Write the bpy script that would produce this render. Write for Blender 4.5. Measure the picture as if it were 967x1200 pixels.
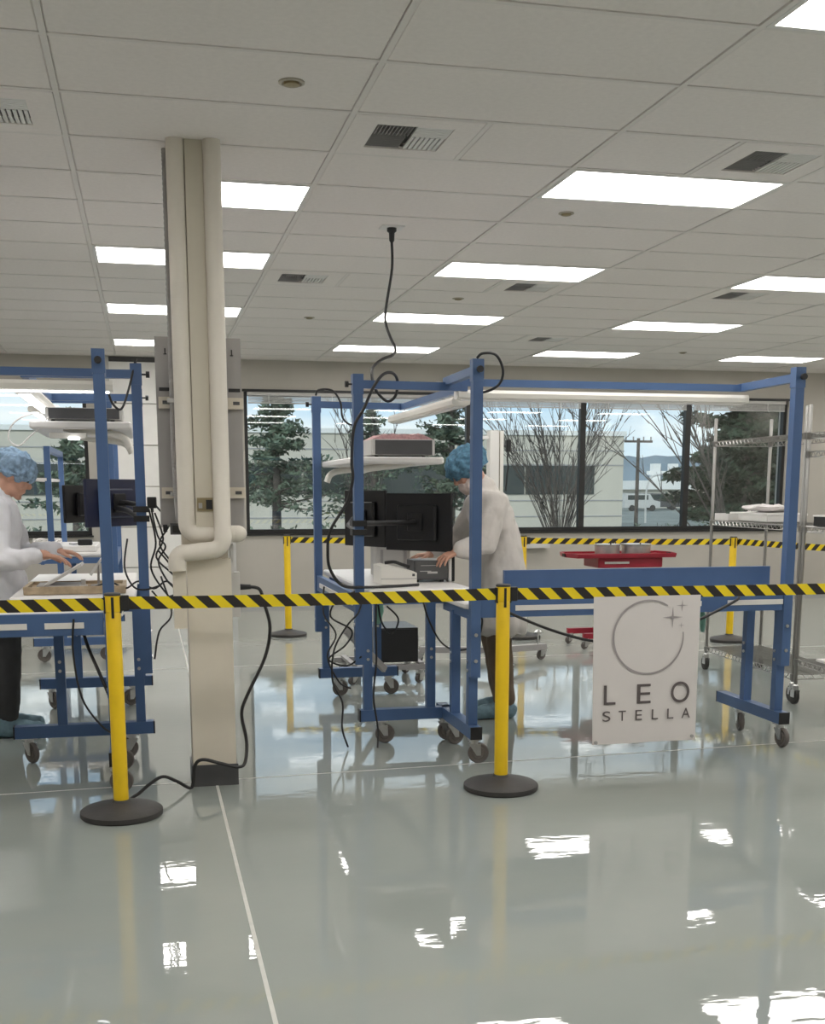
import bpy, bmesh, math, random
from mathutils import Vector, Matrix, Euler

# ------------------------------------------------------------------ camera / world / exposure
scene = bpy.context.scene
for o in list(bpy.data.objects):
    bpy.data.objects.remove(o)
C = scene.collection
PI = math.pi
H_CAM = 1.466
W_PX, H_PX, F_PX, YC = 967.0, 1200.0, 1351.0, 805.0
YAW, PITCH, ROLL = 0.2254, -0.17, -0.0005

cam_data = bpy.data.cameras.new('camera')
cam = bpy.data.objects.new('camera', cam_data)
C.objects.link(cam)
scene.camera = cam
cam_data.sensor_fit = 'HORIZONTAL'
cam_data.sensor_width = 36.0
cam_data.lens = 36.0 * F_PX / W_PX
cam_data.shift_y = (YC - H_PX / 2) / W_PX
cam_data.clip_start = 0.05
cam_data.clip_end = 2000
fw = Vector((math.sin(YAW) * math.cos(PITCH), math.cos(YAW) * math.cos(PITCH), math.sin(PITCH)))
rt = Vector((math.cos(YAW), -math.sin(YAW), 0))
up = rt.cross(fw)
rt2 = rt * math.cos(ROLL) + up * math.sin(ROLL)
up2 = -rt * math.sin(ROLL) + up * math.cos(ROLL)
m = Matrix((rt2, up2, -fw)).transposed().to_4x4()
m.translation = (0, 0, H_CAM)
cam.matrix_world = m

vs = scene.view_settings
vs.view_transform = 'Standard'
vs.look = 'None'
vs.gamma = 1
vs.use_curve_mapping = False
vs.exposure = 0.16

TROFFER_STRENGTH = 9.5
SKY_STRENGTH = 1.15

world = bpy.data.worlds.new('world')
scene.world = world
world.use_nodes = True
nt = world.node_tree
nt.nodes.clear()
w_out = nt.nodes.new('ShaderNodeOutputWorld')
w_bg = nt.nodes.new('ShaderNodeBackground')
w_tc = nt.nodes.new('ShaderNodeTexCoord')
w_sep = nt.nodes.new('ShaderNodeSeparateXYZ')
w_ramp = nt.nodes.new('ShaderNodeValToRGB')
w_map = nt.nodes.new('ShaderNodeMapping')
w_noise = nt.nodes.new('ShaderNodeTexNoise')
w_cr = nt.nodes.new('ShaderNodeValToRGB')
w_mix = nt.nodes.new('ShaderNodeMix')
w_mix.data_type = 'RGBA'
nt.links.new(w_tc.outputs['Generated'], w_sep.inputs[0])
nt.links.new(w_sep.outputs['Z'], w_ramp.inputs[0])
w_ramp.color_ramp.elements[0].position = 0.0
w_ramp.color_ramp.elements[0].color = (0.70, 0.82, 0.92, 1)
w_ramp.color_ramp.elements[1].position = 0.45
w_ramp.color_ramp.elements[1].color = (0.25, 0.47, 0.80, 1)
e = w_ramp.color_ramp.elements.new(0.10)
e.color = (0.52, 0.73, 0.95, 1)
nt.links.new(w_tc.outputs['Generated'], w_map.inputs[0])
w_map.inputs['Scale'].default_value = (2.2, 2.2, 14.0)
w_map.inputs['Location'].default_value = (0.6, 0.2, 0.9)
nt.links.new(w_map.outputs[0], w_noise.inputs['Vector'])
w_noise.inputs['Scale'].default_value = 2.0
w_noise.inputs['Detail'].default_value = 6
nt.links.new(w_noise.outputs['Fac'], w_cr.inputs[0])
w_cr.color_ramp.elements[0].position = 0.38
w_cr.color_ramp.elements[0].color = (0, 0, 0, 1)
w_cr.color_ramp.elements[1].position = 0.66
w_cr.color_ramp.elements[1].color = (1, 1, 1, 1)
nt.links.new(w_cr.outputs[0], w_mix.inputs[0])
nt.links.new(w_ramp.outputs[0], w_mix.inputs[6])
w_mix.inputs[7].default_value = (0.95, 0.97, 1.0, 1)
nt.links.new(w_mix.outputs[2], w_bg.inputs[0])
w_bg.inputs[1].default_value = SKY_STRENGTH
nt.links.new(w_bg.outputs[0], w_out.inputs[0])

sun_d = bpy.data.lights.new('sun', 'SUN')
sun_d.energy = 1.9
sun_d.angle = 0.03
sun_d.color = (1.0, 0.95, 0.87)
sun = bpy.data.objects.new('sun', sun_d)
C.objects.link(sun)
sun.rotation_euler = Vector((0.55, 0.70, -0.55)).to_track_quat('-Z', 'Y').to_euler()

# ------------------------------------------------------------------ materials
MATS = {}


def mat(name, col, rough=0.5, metal=0.0, var=0.0, vscale=8.0, bump=0.0, bscale=60.0, coat=0.0, emit=None, spec=0.5, alpha=None, trans=0.0):
    if name in MATS:
        return MATS[name]
    M = bpy.data.materials.new(name)
    M.use_nodes = True
    n = M.node_tree
    b = n.nodes['Principled BSDF']
    c4 = (col[0], col[1], col[2], 1)
    b.inputs['Base Color'].default_value = c4
    b.inputs['Roughness'].default_value = rough
    b.inputs['Metallic'].default_value = metal
    b.inputs['Specular IOR Level'].default_value = spec
    b.inputs['Coat Weight'].default_value = coat
    b.inputs['Coat Roughness'].default_value = 0.05
    b.inputs['Transmission Weight'].default_value = trans
    if emit:
        b.inputs['Emission Color'].default_value = c4
        b.inputs['Emission Strength'].default_value = emit
    if alpha is not None:
        b.inputs['Alpha'].default_value = alpha
    tc = n.nodes.new('ShaderNodeTexCoord')
    if var > 0:
        nz = n.nodes.new('ShaderNodeTexNoise')
        nz.inputs['Scale'].default_value = vscale
        nz.inputs['Detail'].default_value = 4
        n.links.new(tc.outputs['Object'], nz.inputs['Vector'])
        rp = n.nodes.new('ShaderNodeValToRGB')
        rp.color_ramp.elements[0].position = 0.3
        rp.color_ramp.elements[1].position = 0.7
        rp.color_ramp.elements[0].color = tuple(max(0, x * (1 - var)) for x in col) + (1,)
        rp.color_ramp.elements[1].color = tuple(min(1, x * (1 + var)) for x in col) + (1,)
        n.links.new(nz.outputs['Fac'], rp.inputs[0])
        n.links.new(rp.outputs[0], b.inputs['Base Color'])
    if bump > 0:
        nb = n.nodes.new('ShaderNodeTexNoise')
        nb.inputs['Scale'].default_value = bscale
        nb.inputs['Detail'].default_value = 3
        n.links.new(tc.outputs['Object'], nb.inputs['Vector'])
        bp = n.nodes.new('ShaderNodeBump')
        bp.inputs['Strength'].default_value = bump
        bp.inputs['Distance'].default_value = 0.01
        n.links.new(nb.outputs['Fac'], bp.inputs['Height'])
        n.links.new(bp.outputs[0], b.inputs['Normal'])
    MATS[name] = M
    return M


def glass_mat(name, tint=(0.93, 0.96, 0.95), refl=1.0):
    M = bpy.data.materials.new(name)
    M.use_nodes = True
    n = M.node_tree
    n.nodes.clear()
    out = n.nodes.new('ShaderNodeOutputMaterial')
    tr = n.nodes.new('ShaderNodeBsdfTransparent')
    tr.inputs[0].default_value = (*tint, 1)
    gl = n.nodes.new('ShaderNodeBsdfGlossy')
    gl.inputs['Roughness'].default_value = 0.0
    fr = n.nodes.new('ShaderNodeFresnel')
    fr.inputs[0].default_value = 1.5
    ml = n.nodes.new('ShaderNodeMath')
    ml.operation = 'MULTIPLY'
    ml.inputs[1].default_value = refl
    mx = n.nodes.new('ShaderNodeMixShader')
    n.links.new(fr.outputs[0], ml.inputs[0])
    n.links.new(ml.outputs[0], mx.inputs[0])
    n.links.new(tr.outputs[0], mx.inputs[1])
    n.links.new(gl.outputs[0], mx.inputs[2])
    n.links.new(mx.outputs[0], out.inputs[0])
    MATS[name] = M
    return M


def stripe_mat(name, direction):
    """yellow / black diagonal stripes printed on belt webbing (object x along the belt, z up)"""
    M = bpy.data.materials.new(name)
    M.use_nodes = True
    n = M.node_tree
    b = n.nodes['Principled BSDF']
    b.inputs['Roughness'].default_value = 0.55
    tc = n.nodes.new('ShaderNodeTexCoord')
    sp = n.nodes.new('ShaderNodeSeparateXYZ')
    n.links.new(tc.outputs['Object'], sp.inputs[0])
    mz = n.nodes.new('ShaderNodeMath'); mz.operation = 'MULTIPLY'; mz.inputs[1].default_value = direction * 1.05
    n.links.new(sp.outputs['Z'], mz.inputs[0])
    ad = n.nodes.new('ShaderNodeMath'); ad.operation = 'ADD'
    n.links.new(sp.outputs['X'], ad.inputs[0]); n.links.new(mz.outputs[0], ad.inputs[1])
    sc = n.nodes.new('ShaderNodeMath'); sc.operation = 'MULTIPLY'; sc.inputs[1].default_value = 1 / 0.116
    n.links.new(ad.outputs[0], sc.inputs[0])
    fr = n.nodes.new('ShaderNodeMath'); fr.operation = 'FRACT'
    n.links.new(sc.outputs[0], fr.inputs[0])
    gt = n.nodes.new('ShaderNodeMath'); gt.operation = 'GREATER_THAN'; gt.inputs[1].default_value = 0.5
    n.links.new(fr.outputs[0], gt.inputs[0])
    mx = n.nodes.new('ShaderNodeMix'); mx.data_type = 'RGBA'
    mx.inputs[6].default_value = (0.018, 0.014, 0.014, 1)
    mx.inputs[7].default_value = (0.86, 0.66, 0.01, 1)
    n.links.new(gt.outputs[0], mx.inputs[0])
    n.links.new(mx.outputs[2], b.inputs['Base Color'])
    MATS[name] = M
    return M


def floor_mat():
    M = bpy.data.materials.new('epoxy_floor')
    M.use_nodes = True
    n = M.node_tree
    b = n.nodes['Principled BSDF']
    tc = n.nodes.new('ShaderNodeTexCoord')
    nz = n.nodes.new('ShaderNodeTexNoise')
    nz.inputs['Scale'].default_value = 0.9
    nz.inputs['Detail'].default_value = 5
    n.links.new(tc.outputs['Object'], nz.inputs['Vector'])
    rp = n.nodes.new('ShaderNodeValToRGB')
    rp.color_ramp.elements[0].position = 0.3
    rp.color_ramp.elements[0].color = (0.295, 0.325, 0.308, 1)
    rp.color_ramp.elements[1].position = 0.75
    rp.color_ramp.elements[1].color = (0.35, 0.375, 0.35, 1)
    n.links.new(nz.outputs['Fac'], rp.inputs[0])
    n.links.new(rp.outputs[0], b.inputs['Base Color'])
    b.inputs['Roughness'].default_value = 0.02
    b.inputs['IOR'].default_value = 1.58
    n2 = n.nodes.new('ShaderNodeTexNoise')
    n2.inputs['Scale'].default_value = 14.0
    n2.inputs['Detail'].default_value = 2
    mp = n.nodes.new('ShaderNodeMapping')
    mp.inputs['Scale'].default_value = (0.5, 1.3, 1)
    n.links.new(tc.outputs['Object'], mp.inputs[0])
    n.links.new(mp.outputs[0], n2.inputs['Vector'])
    bp = n.nodes.new('ShaderNodeBump')
    bp.inputs['Strength'].default_value = 0.035
    bp.inputs['Distance'].default_value = 0.01
    n.links.new(n2.outputs['Fac'], bp.inputs['Height'])
    n.links.new(bp.outputs[0], b.inputs['Normal'])
    MATS['epoxy_floor'] = M
    return M


floor_mat()
glass_mat('window_glass', (0.90, 0.94, 0.93), 1.6)
stripe_mat('belt_stripes', 1)
stripe_mat('belt_stripes_back', -1)
WALL = mat('wall_paint', (0.46, 0.435, 0.39), 0.8, var=0.03, vscale=3)
TILE = mat('ceiling_tile', (0.87, 0.825, 0.79), 0.95, var=0.025, vscale=40, bump=0.15, bscale=220)
TEE = mat('ceiling_tee', (0.80, 0.765, 0.73), 0.6)
BLUE = mat('blue_paint', (0.070, 0.135, 0.285), 0.42, var=0.05, vscale=6)
BLACK = mat('black_plastic', (0.015, 0.015, 0.016), 0.45, var=0.1)
RUBBER = mat('dark_rubber', (0.035, 0.033, 0.031), 0.6, var=0.1)
WHEEL = mat('wheel_grey', (0.13, 0.115, 0.105), 0.5, var=0.1)
STEEL = mat('zinc_steel', (0.60, 0.60, 0.60), 0.32, 1.0, var=0.08, vscale=30)
CHROME = mat('chrome_wire', (0.36, 0.355, 0.34), 0.28, 1.0, var=0.04)
LAMIN = mat('white_laminate', (0.80, 0.78, 0.76), 0.35, var=0.02)
WHITE = mat('white_paint', (0.80, 0.79, 0.76), 0.45, var=0.02)
CREAM = mat('column_cream', (0.70, 0.645, 0.545), 0.6, var=0.04, vscale=4)
PIPEW = mat('pipe_white', (0.76, 0.715, 0.635), 0.55, var=0.03, vscale=6)
YELLOW = mat('yellow_post', (0.87, 0.58, 0.012), 0.4, var=0.05)
DARKB = mat('base_rubber', (0.045, 0.042, 0.040), 0.55, var=0.15, vscale=12, bump=0.1)
FRAME = mat('window_frame_dark', (0.018, 0.018, 0.018), 0.4, var=0.1)
GREYM = mat('grey_metal', (0.36, 0.35, 0.345), 0.5, var=0.05, vscale=5)
GREYL = mat('light_grey', (0.55, 0.54, 0.52), 0.5, var=0.04)
GREYD = mat('dark_grey', (0.075, 0.075, 0.078), 0.45, var=0.08)
SCREEN = mat('monitor_black', (0.010, 0.010, 0.012), 0.35, var=0.1)
RED = mat('red_paint', (0.30, 0.018, 0.035), 0.35, var=0.06)
JOINT = mat('floor_joint', (0.62, 0.62, 0.58), 0.3, var=0.08, vscale=20)
COATM = mat('lab_coat', (0.63, 0.595, 0.56), 0.85, var=0.05, vscale=10, bump=0.9, bscale=11)
COATW = mat('lab_coat_cool', (0.74, 0.74, 0.77), 0.85, var=0.05, vscale=10, bump=0.9, bscale=11)
SKIN = mat('skin', (0.56, 0.31, 0.22), 0.55, var=0.07, vscale=25)
HAIRNET_L = mat('hairnet_pale_blue', (0.26, 0.38, 0.52), 0.8, var=0.35, vscale=38, bump=0.5, bscale=35)
HAIRNET = mat('hairnet_blue', (0.085, 0.20, 0.30), 0.8, var=0.35, vscale=38, bump=0.5, bscale=35)
BEARDNET = mat('beard_cover', (0.70, 0.58, 0.53), 0.8, var=0.12, vscale=40, bump=0.3, bscale=50)
TROUSER = mat('trouser_brown', (0.16, 0.115, 0.08), 0.85, var=0.12, vscale=12, bump=0.3, bscale=14)
TROUSERD = mat('trouser_dark', (0.05, 0.05, 0.052), 0.85, var=0.12, vscale=12, bump=0.3, bscale=14)
SHOEC = mat('shoe_cover_blue', (0.19, 0.30, 0.36), 0.7, var=0.15, vscale=25, bump=0.4, bscale=30)
WOOD = mat('pale_wood', (0.42, 0.33, 0.22), 0.6, var=0.25, vscale=14)
PINK = mat('pink_bubble_wrap', (0.62, 0.36, 0.37), 0.3, var=0.2, vscale=40, bump=0.6, bscale=90)
PLASTICBAG = mat('clear_plastic_bag', (0.80, 0.76, 0.75), 0.25, var=0.06, bump=0.8, bscale=25)
GREENH = mat('green_handle', (0.20, 0.42, 0.34), 0.5, var=0.1)
BANNER = mat('banner_cloth', (0.72, 0.68, 0.66), 0.75, var=0.02, vscale=5, bump=0.2, bscale=6)
PRINTD = mat('print_dark', (0.12, 0.10, 0.10), 0.7)
PRINTG = mat('print_grey', (0.36, 0.33, 0.33), 0.7)
DIFFUSER = mat('troffer_diffuser', (1.0, 0.965, 0.925), 0.5, emit=TROFFER_STRENGTH)
LEDON = mat('led_lens_on', (0.97, 0.98, 1.0), 0.5, emit=5.0)
LEDW = mat('led_housing', (0.82, 0.80, 0.74), 0.4)
BRASS = mat('brass_plate', (0.36, 0.30, 0.18), 0.35, 0.8)
VENTD = mat('vent_dark', (0.12, 0.115, 0.11), 0.7)
SPEAKER = mat('sprinkler_metal', (0.50, 0.46, 0.38), 0.35, 0.7)


# ------------------------------------------------------------------ mesh builder
LOC = {}


def root_loc(o):
    while o.parent:
        o = o.parent
    return Vector(LOC.get(o.name, (0, 0, 0)))


class MB:
    def __init__(self):
        self.v = []
        self.f = []

    def quadgrid(self, rings, close_u=True, cap=True):
        base = len(self.v)
        n = len(rings[0])
        for r in rings:
            self.v.extend([tuple(p) for p in r])
        for i in range(len(rings) - 1):
            for j in range(n if close_u else n - 1):
                a = base + i * n + j
                b = base + i * n + (j + 1) % n
                self.f.append((a, b, b + n, a + n))
        if cap and close_u:
            self.f.append(tuple(base + j for j in reversed(range(n))))
            self.f.append(tuple(base + (len(rings) - 1) * n + j for j in range(n)))
        return self

    def box(self, x0, x1, y0, y1, z0, z1, rot=None, bev=0.0):
        """axis aligned box; rot = (angle about z, cx, cy)"""
        if bev > 0:
            b = bev
            def ring(z, s):
                return [(x0 + s + b, y0 + s, z), (x1 - s - b, y0 + s, z), (x1 - s, y0 + s + b, z), (x1 - s, y1 - s - b, z),
                        (x1 - s - b, y1 - s, z), (x0 + s + b, y1 - s, z), (x0 + s, y1 - s - b, z), (x0 + s, y0 + s + b, z)]
            rings = [ring(z0, b * .6), ring(z0 + b * .7, 0), ring(z1 - b * .7, 0), ring(z1, b * .6)]
        else:
            rings = [[(x0, y0, z), (x1, y0, z), (x1, y1, z), (x0, y1, z)] for z in (z0, z1)]
        if rot:
            a, cx, cy = rot
            ca, sa = math.cos(a), math.sin(a)
            rings = [[(cx + (x - cx) * ca - (y - cy) * sa, cy + (x - cx) * sa + (y - cy) * ca, z) for x, y, z in r] for r in rings]
        return self.quadgrid(rings)

    def bar(self, p0, p1, w, h=None, upv=(0, 0, 1)):
        """rectangular bar from p0 to p1, section w (side) x h (up)"""
        h = w if h is None else h
        p0, p1 = Vector(p0), Vector(p1)
        d = (p1 - p0).normalized()
        u = Vector(upv)
        if abs(d.dot(u)) > 0.98:
            u = Vector((1, 0, 0))
        s = d.cross(u).normalized()
        u = s.cross(d).normalized()
        rings = []
        for p in (p0, p1):
            rings.append([p - s * w / 2 - u * h / 2, p + s * w / 2 - u * h / 2, p + s * w / 2 + u * h / 2, p - s * w / 2 + u * h / 2])
        return self.quadgrid(rings)

    def cyl(self, p0, p1, r0, r1=None, n=16):
        r1 = r0 if r1 is None else r1
        return self.tube([p0, p1], [r0, r1], n)

    def tube(self, pts, r, n=8, cap=True):
        pts = [Vector(p) for p in pts]
        if not isinstance(r, (list, tuple)):
            r = [r] * len(pts)
        rings = []
        prev = None
        for i, p in enumerate(pts):
            a = pts[max(0, i - 1)]
            b = pts[min(len(pts) - 1, i + 1)]
            d = (b - a)
            d = d.normalized() if d.length > 1e-9 else Vector((0, 0, 1))
            if prev is None:
                ref = Vector((0, 0, 1)) if abs(d.z) < 0.9 else Vector((1, 0, 0))
                s = d.cross(ref).normalized()
            else:
                s = (prev - d * prev.dot(d))
                s = s.normalized() if s.length > 1e-6 else d.cross(Vector((0, 0, 1))).normalized()
            prev = s
            t = d.cross(s)
            rings.append([p + (s * math.cos(2 * PI * k / n) + t * math.sin(2 * PI * k / n)) * r[i] for k in range(n)])
        return self.quadgrid(rings, cap=cap)

    def lathe(self, prof, c=(0, 0, 0), n=32):
        rings = [[(c[0] + r * math.cos(2 * PI * k / n), c[1] + r * math.sin(2 * PI * k / n), c[2] + z) for k in range(n)] for r, z in prof]
        return self.quadgrid(rings)

    def prism(self, poly, p, u, v, w, t):
        """polygon in (u,v) axes at p, extruded t along w"""
        p, u, v, w = Vector(p), Vector(u), Vector(v), Vector(w)
        r0 = [p + u * a + v * b for a, b in poly]
        r1 = [q + w * t for q in r0]
        return self.quadgrid([r0, r1])

    def ellipsoid(self, c, r, n=14, m=9, rot=None):
        c = Vector(c)
        rings = []
        for i in range(1, m):
            th = PI * i / m
            ring = []
            for k in range(n):
                q = Vector((r[0] * math.sin(th) * math.cos(2 * PI * k / n), r[1] * math.sin(th) * math.sin(2 * PI * k / n), -r[2] * math.cos(th)))
                if rot:
                    q = rot @ q
                ring.append(c + q)
            rings.append(ring)
        return self.quadgrid(rings)

    def build(self, name, mt, parent=None, local=False, smooth=False):
        vv = self.v
        if parent is not None:
            off = Vector((0, 0, 0)) if local else root_loc(parent)
            vv = [(p[0] - off.x, p[1] - off.y, p[2] - off.z) for p in vv]
            loc = None
        else:
            xs = [p[0] for p in vv]; ys = [p[1] for p in vv]; zs = [p[2] for p in vv]
            loc = Vector(((min(xs) + max(xs)) / 2, (min(ys) + max(ys)) / 2, min(zs)))
            vv = [(p[0] - loc.x, p[1] - loc.y, p[2] - loc.z) for p in vv]
        me = bpy.data.meshes.new(name)
        me.from_pydata([tuple(p) for p in vv], [], self.f)
        bm = bmesh.new(); bm.from_mesh(me)
        bmesh.ops.recalc_face_normals(bm, faces=bm.faces)
        bm.to_mesh(me); bm.free()
        me.materials.append(mt)
        if smooth:
            me.polygons.foreach_set('use_smooth', [True] * len(me.polygons))
            try:
                me.set_sharp_from_angle(angle=math.radians(40))
            except Exception:
                pass
        o = bpy.data.objects.new(name, me)
        C.objects.link(o)
        if parent is not None:
            o.parent = parent
        else:
            o.location = loc
            LOC[o.name] = tuple(loc)
        return o


def tag(o, label=None, cat=None, group=None, kind=None):
    if label: o['label'] = label
    if cat: o['category'] = cat
    if group: o['group'] = group
    if kind: o['kind'] = kind
    return o


def thing(name, label, cat, loc, rz=0.0, group=None):
    o = bpy.data.objects.new(name, None)
    o.empty_display_size = 0.1
    C.objects.link(o)
    o.location = loc
    o.rotation_euler = (0, 0, rz)
    LOC[o.name] = tuple(loc)
    return tag(o, label, cat, group)


def struct(mb, name, mt, parent=None, smooth=False):
    o = mb.build(name, mt, parent, smooth=smooth)
    if parent is None:
        o['kind'] = 'structure'
    return o


def inst(proto, name, parent, loc=(0, 0, 0), rz=0.0):
    o = bpy.data.objects.new(name, proto.data)
    C.objects.link(o)
    o.parent = parent
    off = root_loc(parent)
    o.location = Vector(loc) - off
    o.rotation_euler = (0, 0, rz)
    return o


def spline(pts, sub=6):
    pts = [Vector(p) for p in pts]
    out = []
    for i in range(len(pts) - 1):
        p0 = pts[max(0, i - 1)]; p1 = pts[i]; p2 = pts[i + 1]; p3 = pts[min(len(pts) - 1, i + 2)]
        for k in range(sub):
            t = k / sub
            out.append(0.5 * ((2 * p1) + (-p0 + p2) * t + (2 * p0 - 5 * p1 + 4 * p2 - p3) * t * t + (-p0 + 3 * p1 - 3 * p2 + p3) * t ** 3))
    out.append(pts[-1])
    return out


def cable(name, pts, r, label, mt=None, cat='cable', group=None, parent=None, sub=6, n=8):
    o = MB().tube(spline(pts, sub), r, n).build(name, mt or BLACK, parent, smooth=True)
    if parent is None:
        tag(o, label, cat, group)
    return o

# ------------------------------------------------------------------ room shell
CEIL = 3.048
FT4, FT2 = 1.2192, 0.6096
GX, GY = -0.2865, 3.96                      # ceiling grid origin
XL, XR = GX - 3 * FT4, GX + 9 * FT4         # side walls
YF, YB = GY - 9 * FT2, 14.8                 # wall behind the viewer, window wall

floor = struct(MB().box(XL - .2, XR + .2, YF - .2, YB + .25, -0.15, 0.0), 'floor', MATS['epoxy_floor'])
MB().bar((0.30, YF, 0.0), (0.30, YB, 0.0), 0.014, 0.0024).build('control_joint', JOINT, floor)
MB().bar((XL, 5.62, 0.0), (XR, 6.235, 0.0), 0.010, 0.0024).build('control_joint', JOINT, floor)
MB().bar((XL, 9.62, 0.0), (XR, 9.7, 0.0), 0.010, 0.0024).build('control_joint', JOINT, floor)

wall_left = struct(MB().box(XL - .2, XL, YF - .2, YB + .25, 0, 3.3), 'wall_left', WALL)
wall_right = struct(MB().box(XR, XR + .2, YF - .2, YB + .25, 0, 3.3), 'wall_right', WALL)
wall_front = struct(MB().box(XL, XR, YF - .2, YF, 0, 3.3), 'wall_front', WALL)

WZ0, WZ1 = 0.905, 2.66                      # window sill and head
WL = (-2.75, -0.645)                        # opening left of the column
WR = (1.245, 8.74)                          # long window band
wb = MB()
wb.box(XL, XR, YB, YB + .25, 0, WZ0)
wb.box(XL, XR, YB, YB + .25, WZ1, 3.3)
for a, b in ((XL, WL[0]), (WL[1], WR[0]), (WR[1], XR)):
    wb.box(a, b, YB, YB + .25, WZ0, WZ1)
wall_back = struct(wb, 'wall_back', WALL)
struct(MB().box(1.1, XR, YB - .012, YB - .001, 0, 0.08), 'baseboard_back', GREYM)

# windows: frame bars, panes, blind stack
def window(name, x0, x1, mull):
    w = struct(MB().box(x0, x1, YB + .06, YB + .12, WZ0, WZ0 + .055), name, FRAME)
    MB().box(x0, x1, YB + .06, YB + .12, WZ1 - .045, WZ1).build('window_head', FRAME, w)
    MB().box(x0 - .02, x1 + .02, YB - .03, YB + .06, WZ0 - .02, WZ0).build('window_sill', FRAME, w)
    MB().box(x0 - .02, x1 + .02, YB - .02, YB + .06, WZ1, WZ1 + .03).build('window_head_trim', FRAME, w)
    xs = [x0] + mull + [x1]
    for i, x in enumerate(xs):
        xa, xb = (x, x + .045) if i == 0 else ((x - .045, x) if i == len(xs) - 1 else (x - .038, x + .038))
        MB().box(xa, xb, YB + .045, YB + .13, WZ0 + .055, WZ1 - .045).build('mullion', FRAME, w)
    for a, b in zip(xs[:-1], xs[1:]):
        MB().box(a + .03, b - .03, YB + .085, YB + .091, WZ0 + .05, WZ1 - .04).build('pane', MATS['window_glass'], w)
    return w

window('window_1', WL[0], WL[1], [-1.72])
window('window_2', WR[0], WR[1], [2.665, 4.165, 5.745, 7.265])
bl_lab = ['raised grey blind at the head of the first pane beside the column', 'raised grey blind at the head of the second pane from the column',
          'raised grey blind at the head of the middle window pane', 'raised grey blind above the pane with the bare tree and distant houses',
          'raised grey blind above the pane with the dark evergreen']
xs = [WR[0], 2.665, 4.165, 5.745, 7.265, WR[1]]
for i in range(5):
    a, b = xs[i] + .045, xs[i + 1] - .045
    t = thing('window_blind', bl_lab[i], 'blind', ((a + b) / 2, YB + .02, WZ1 - .13), group='raised window blinds')
    MB().box(a, b, YB + .0, YB + .042, WZ1 - .045, WZ1 - .003).build('headrail', GREYL, t)
    for k in range(5):
        MB().box(a + .01, b - .01, YB + .002, YB + .038, WZ1 - .062 - k * .014, WZ1 - .054 - k * .014).build('slat', GREYL, t)
    MB().box(a + .01, b - .01, YB + .004, YB + .036, WZ1 - .142, WZ1 - .126).build('bottom_rail', GREYL, t)
    for q in (.2, .8):
        MB().tube([(a + (b - a) * q, YB - .002, WZ1 - .04), (a + (b - a) * q, YB - .004, WZ1 - .12), (a + (b - a) * q + .02, YB - .004, WZ1 - .15)], .004, 6).build('cord', WHITE, t)

# white sectional door between the windows
door = struct(MB().box(-.43, 1.06, YB - .02, YB - .001, 2.98, 3.04), 'door_1', GREYD)
for k in range(6):
    MB().box(-.36, 1.0, YB - .045, YB - .005, .02 + k * .495, .02 + k * .495 + .483).build('panel', WHITE, door)
MB().box(-.46, -.36, YB - .06, YB - .001, 0, 3.04).build('jamb', GREYL, door)
MB().box(1.0, 1.1, YB - .06, YB - .001, 0, 3.04).build('jamb', GREYL, door)

# ceiling: slab, tees, tiles
ceiling = struct(MB().box(XL - .2, XR + .2, YF - .2, YB + .25, CEIL + .03, CEIL + .2), 'ceiling', TILE)
for j in range(-3, 10):
    x = GX + j * FT4
    MB().box(x - .012, x + .012, YF, YB, CEIL - .003, CEIL + .025).build('main_runner', TEE, ceiling)
NR = 18
for r in range(-9, NR):
    y = GY + r * FT2
    MB().box(XL, XR, y - .012, y + .012, CEIL - .0015, CEIL + .022).build('cross_tee', TEE, ceiling)
MB().box(XL, XR, YB - .03, YB, CEIL - .004, CEIL + .02).build('wall_angle', TEE, ceiling)

LIGHTS = {}
for j in (-2, 0, 2, 4, 6, 8):
    for r in (-5, -1, 3, 7, 11, 15):
        rr = 4 if (j, r) == (0, 3) else r
        LIGHTS[(j, rr)] = 1
VENTS = {(0, 4): 1, (1, 2): 0, (2, 2): 1, (-1, 2): 1, (1, 8): 0, (2, 8): 1, (4, 8): 0, (3, 13): 1}

def tile_mb(w, d):
    mb = MB()
    e, rv = .013, .006
    rings = []
    for z, s in ((CEIL + .024, 0.0), (CEIL + .006, 0.0), (CEIL + .001, rv)):
        rings.append([(e + s - w / 2, e + s - d / 2, z), (w / 2 - e - s, e + s - d / 2, z), (w / 2 - e - s, d / 2 - e - s, z), (e + s - w / 2, d / 2 - e - s, z)])
    return mb.quadgrid(rings)

protos = {}
for j in range(-3, 9):
    for r in range(-9, NR):
        if (j, r) in LIGHTS and (j, r) != (0, 4):
            continue
        d = FT2 if r < NR - 1 else YB - (GY + (NR - 1) * FT2)
        w = FT4
        cx = GX + (j + .5) * FT4
        if (j, r) in VENTS:
            w = FT4 / 2
            cx = GX + (j + (.75 if VENTS[(j, r)] == 0 else .25)) * FT4
            MB().box(GX + (j + .5) * FT4 - .012, GX + (j + .5) * FT4 + .012, GY + r * FT2, GY + (r + 1) * FT2, CEIL - .001, CEIL + .022).build('cross_tee', TEE, ceiling)
        cy = GY + r * FT2 + d / 2
        key = (round(w, 3), round(d, 3))
        if key not in protos:
            p = tile_mb(w, d).build('ceiling_tile', TILE, ceiling, local=True)
            protos[key] = p
        else:
            p = bpy.data.objects.new('ceiling_tile', protos[key].data)
            C.objects.link(p)
            p.parent = ceiling
        p.location = Vector((cx, cy, 0)) - Vector(LOC[ceiling.name])

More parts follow.
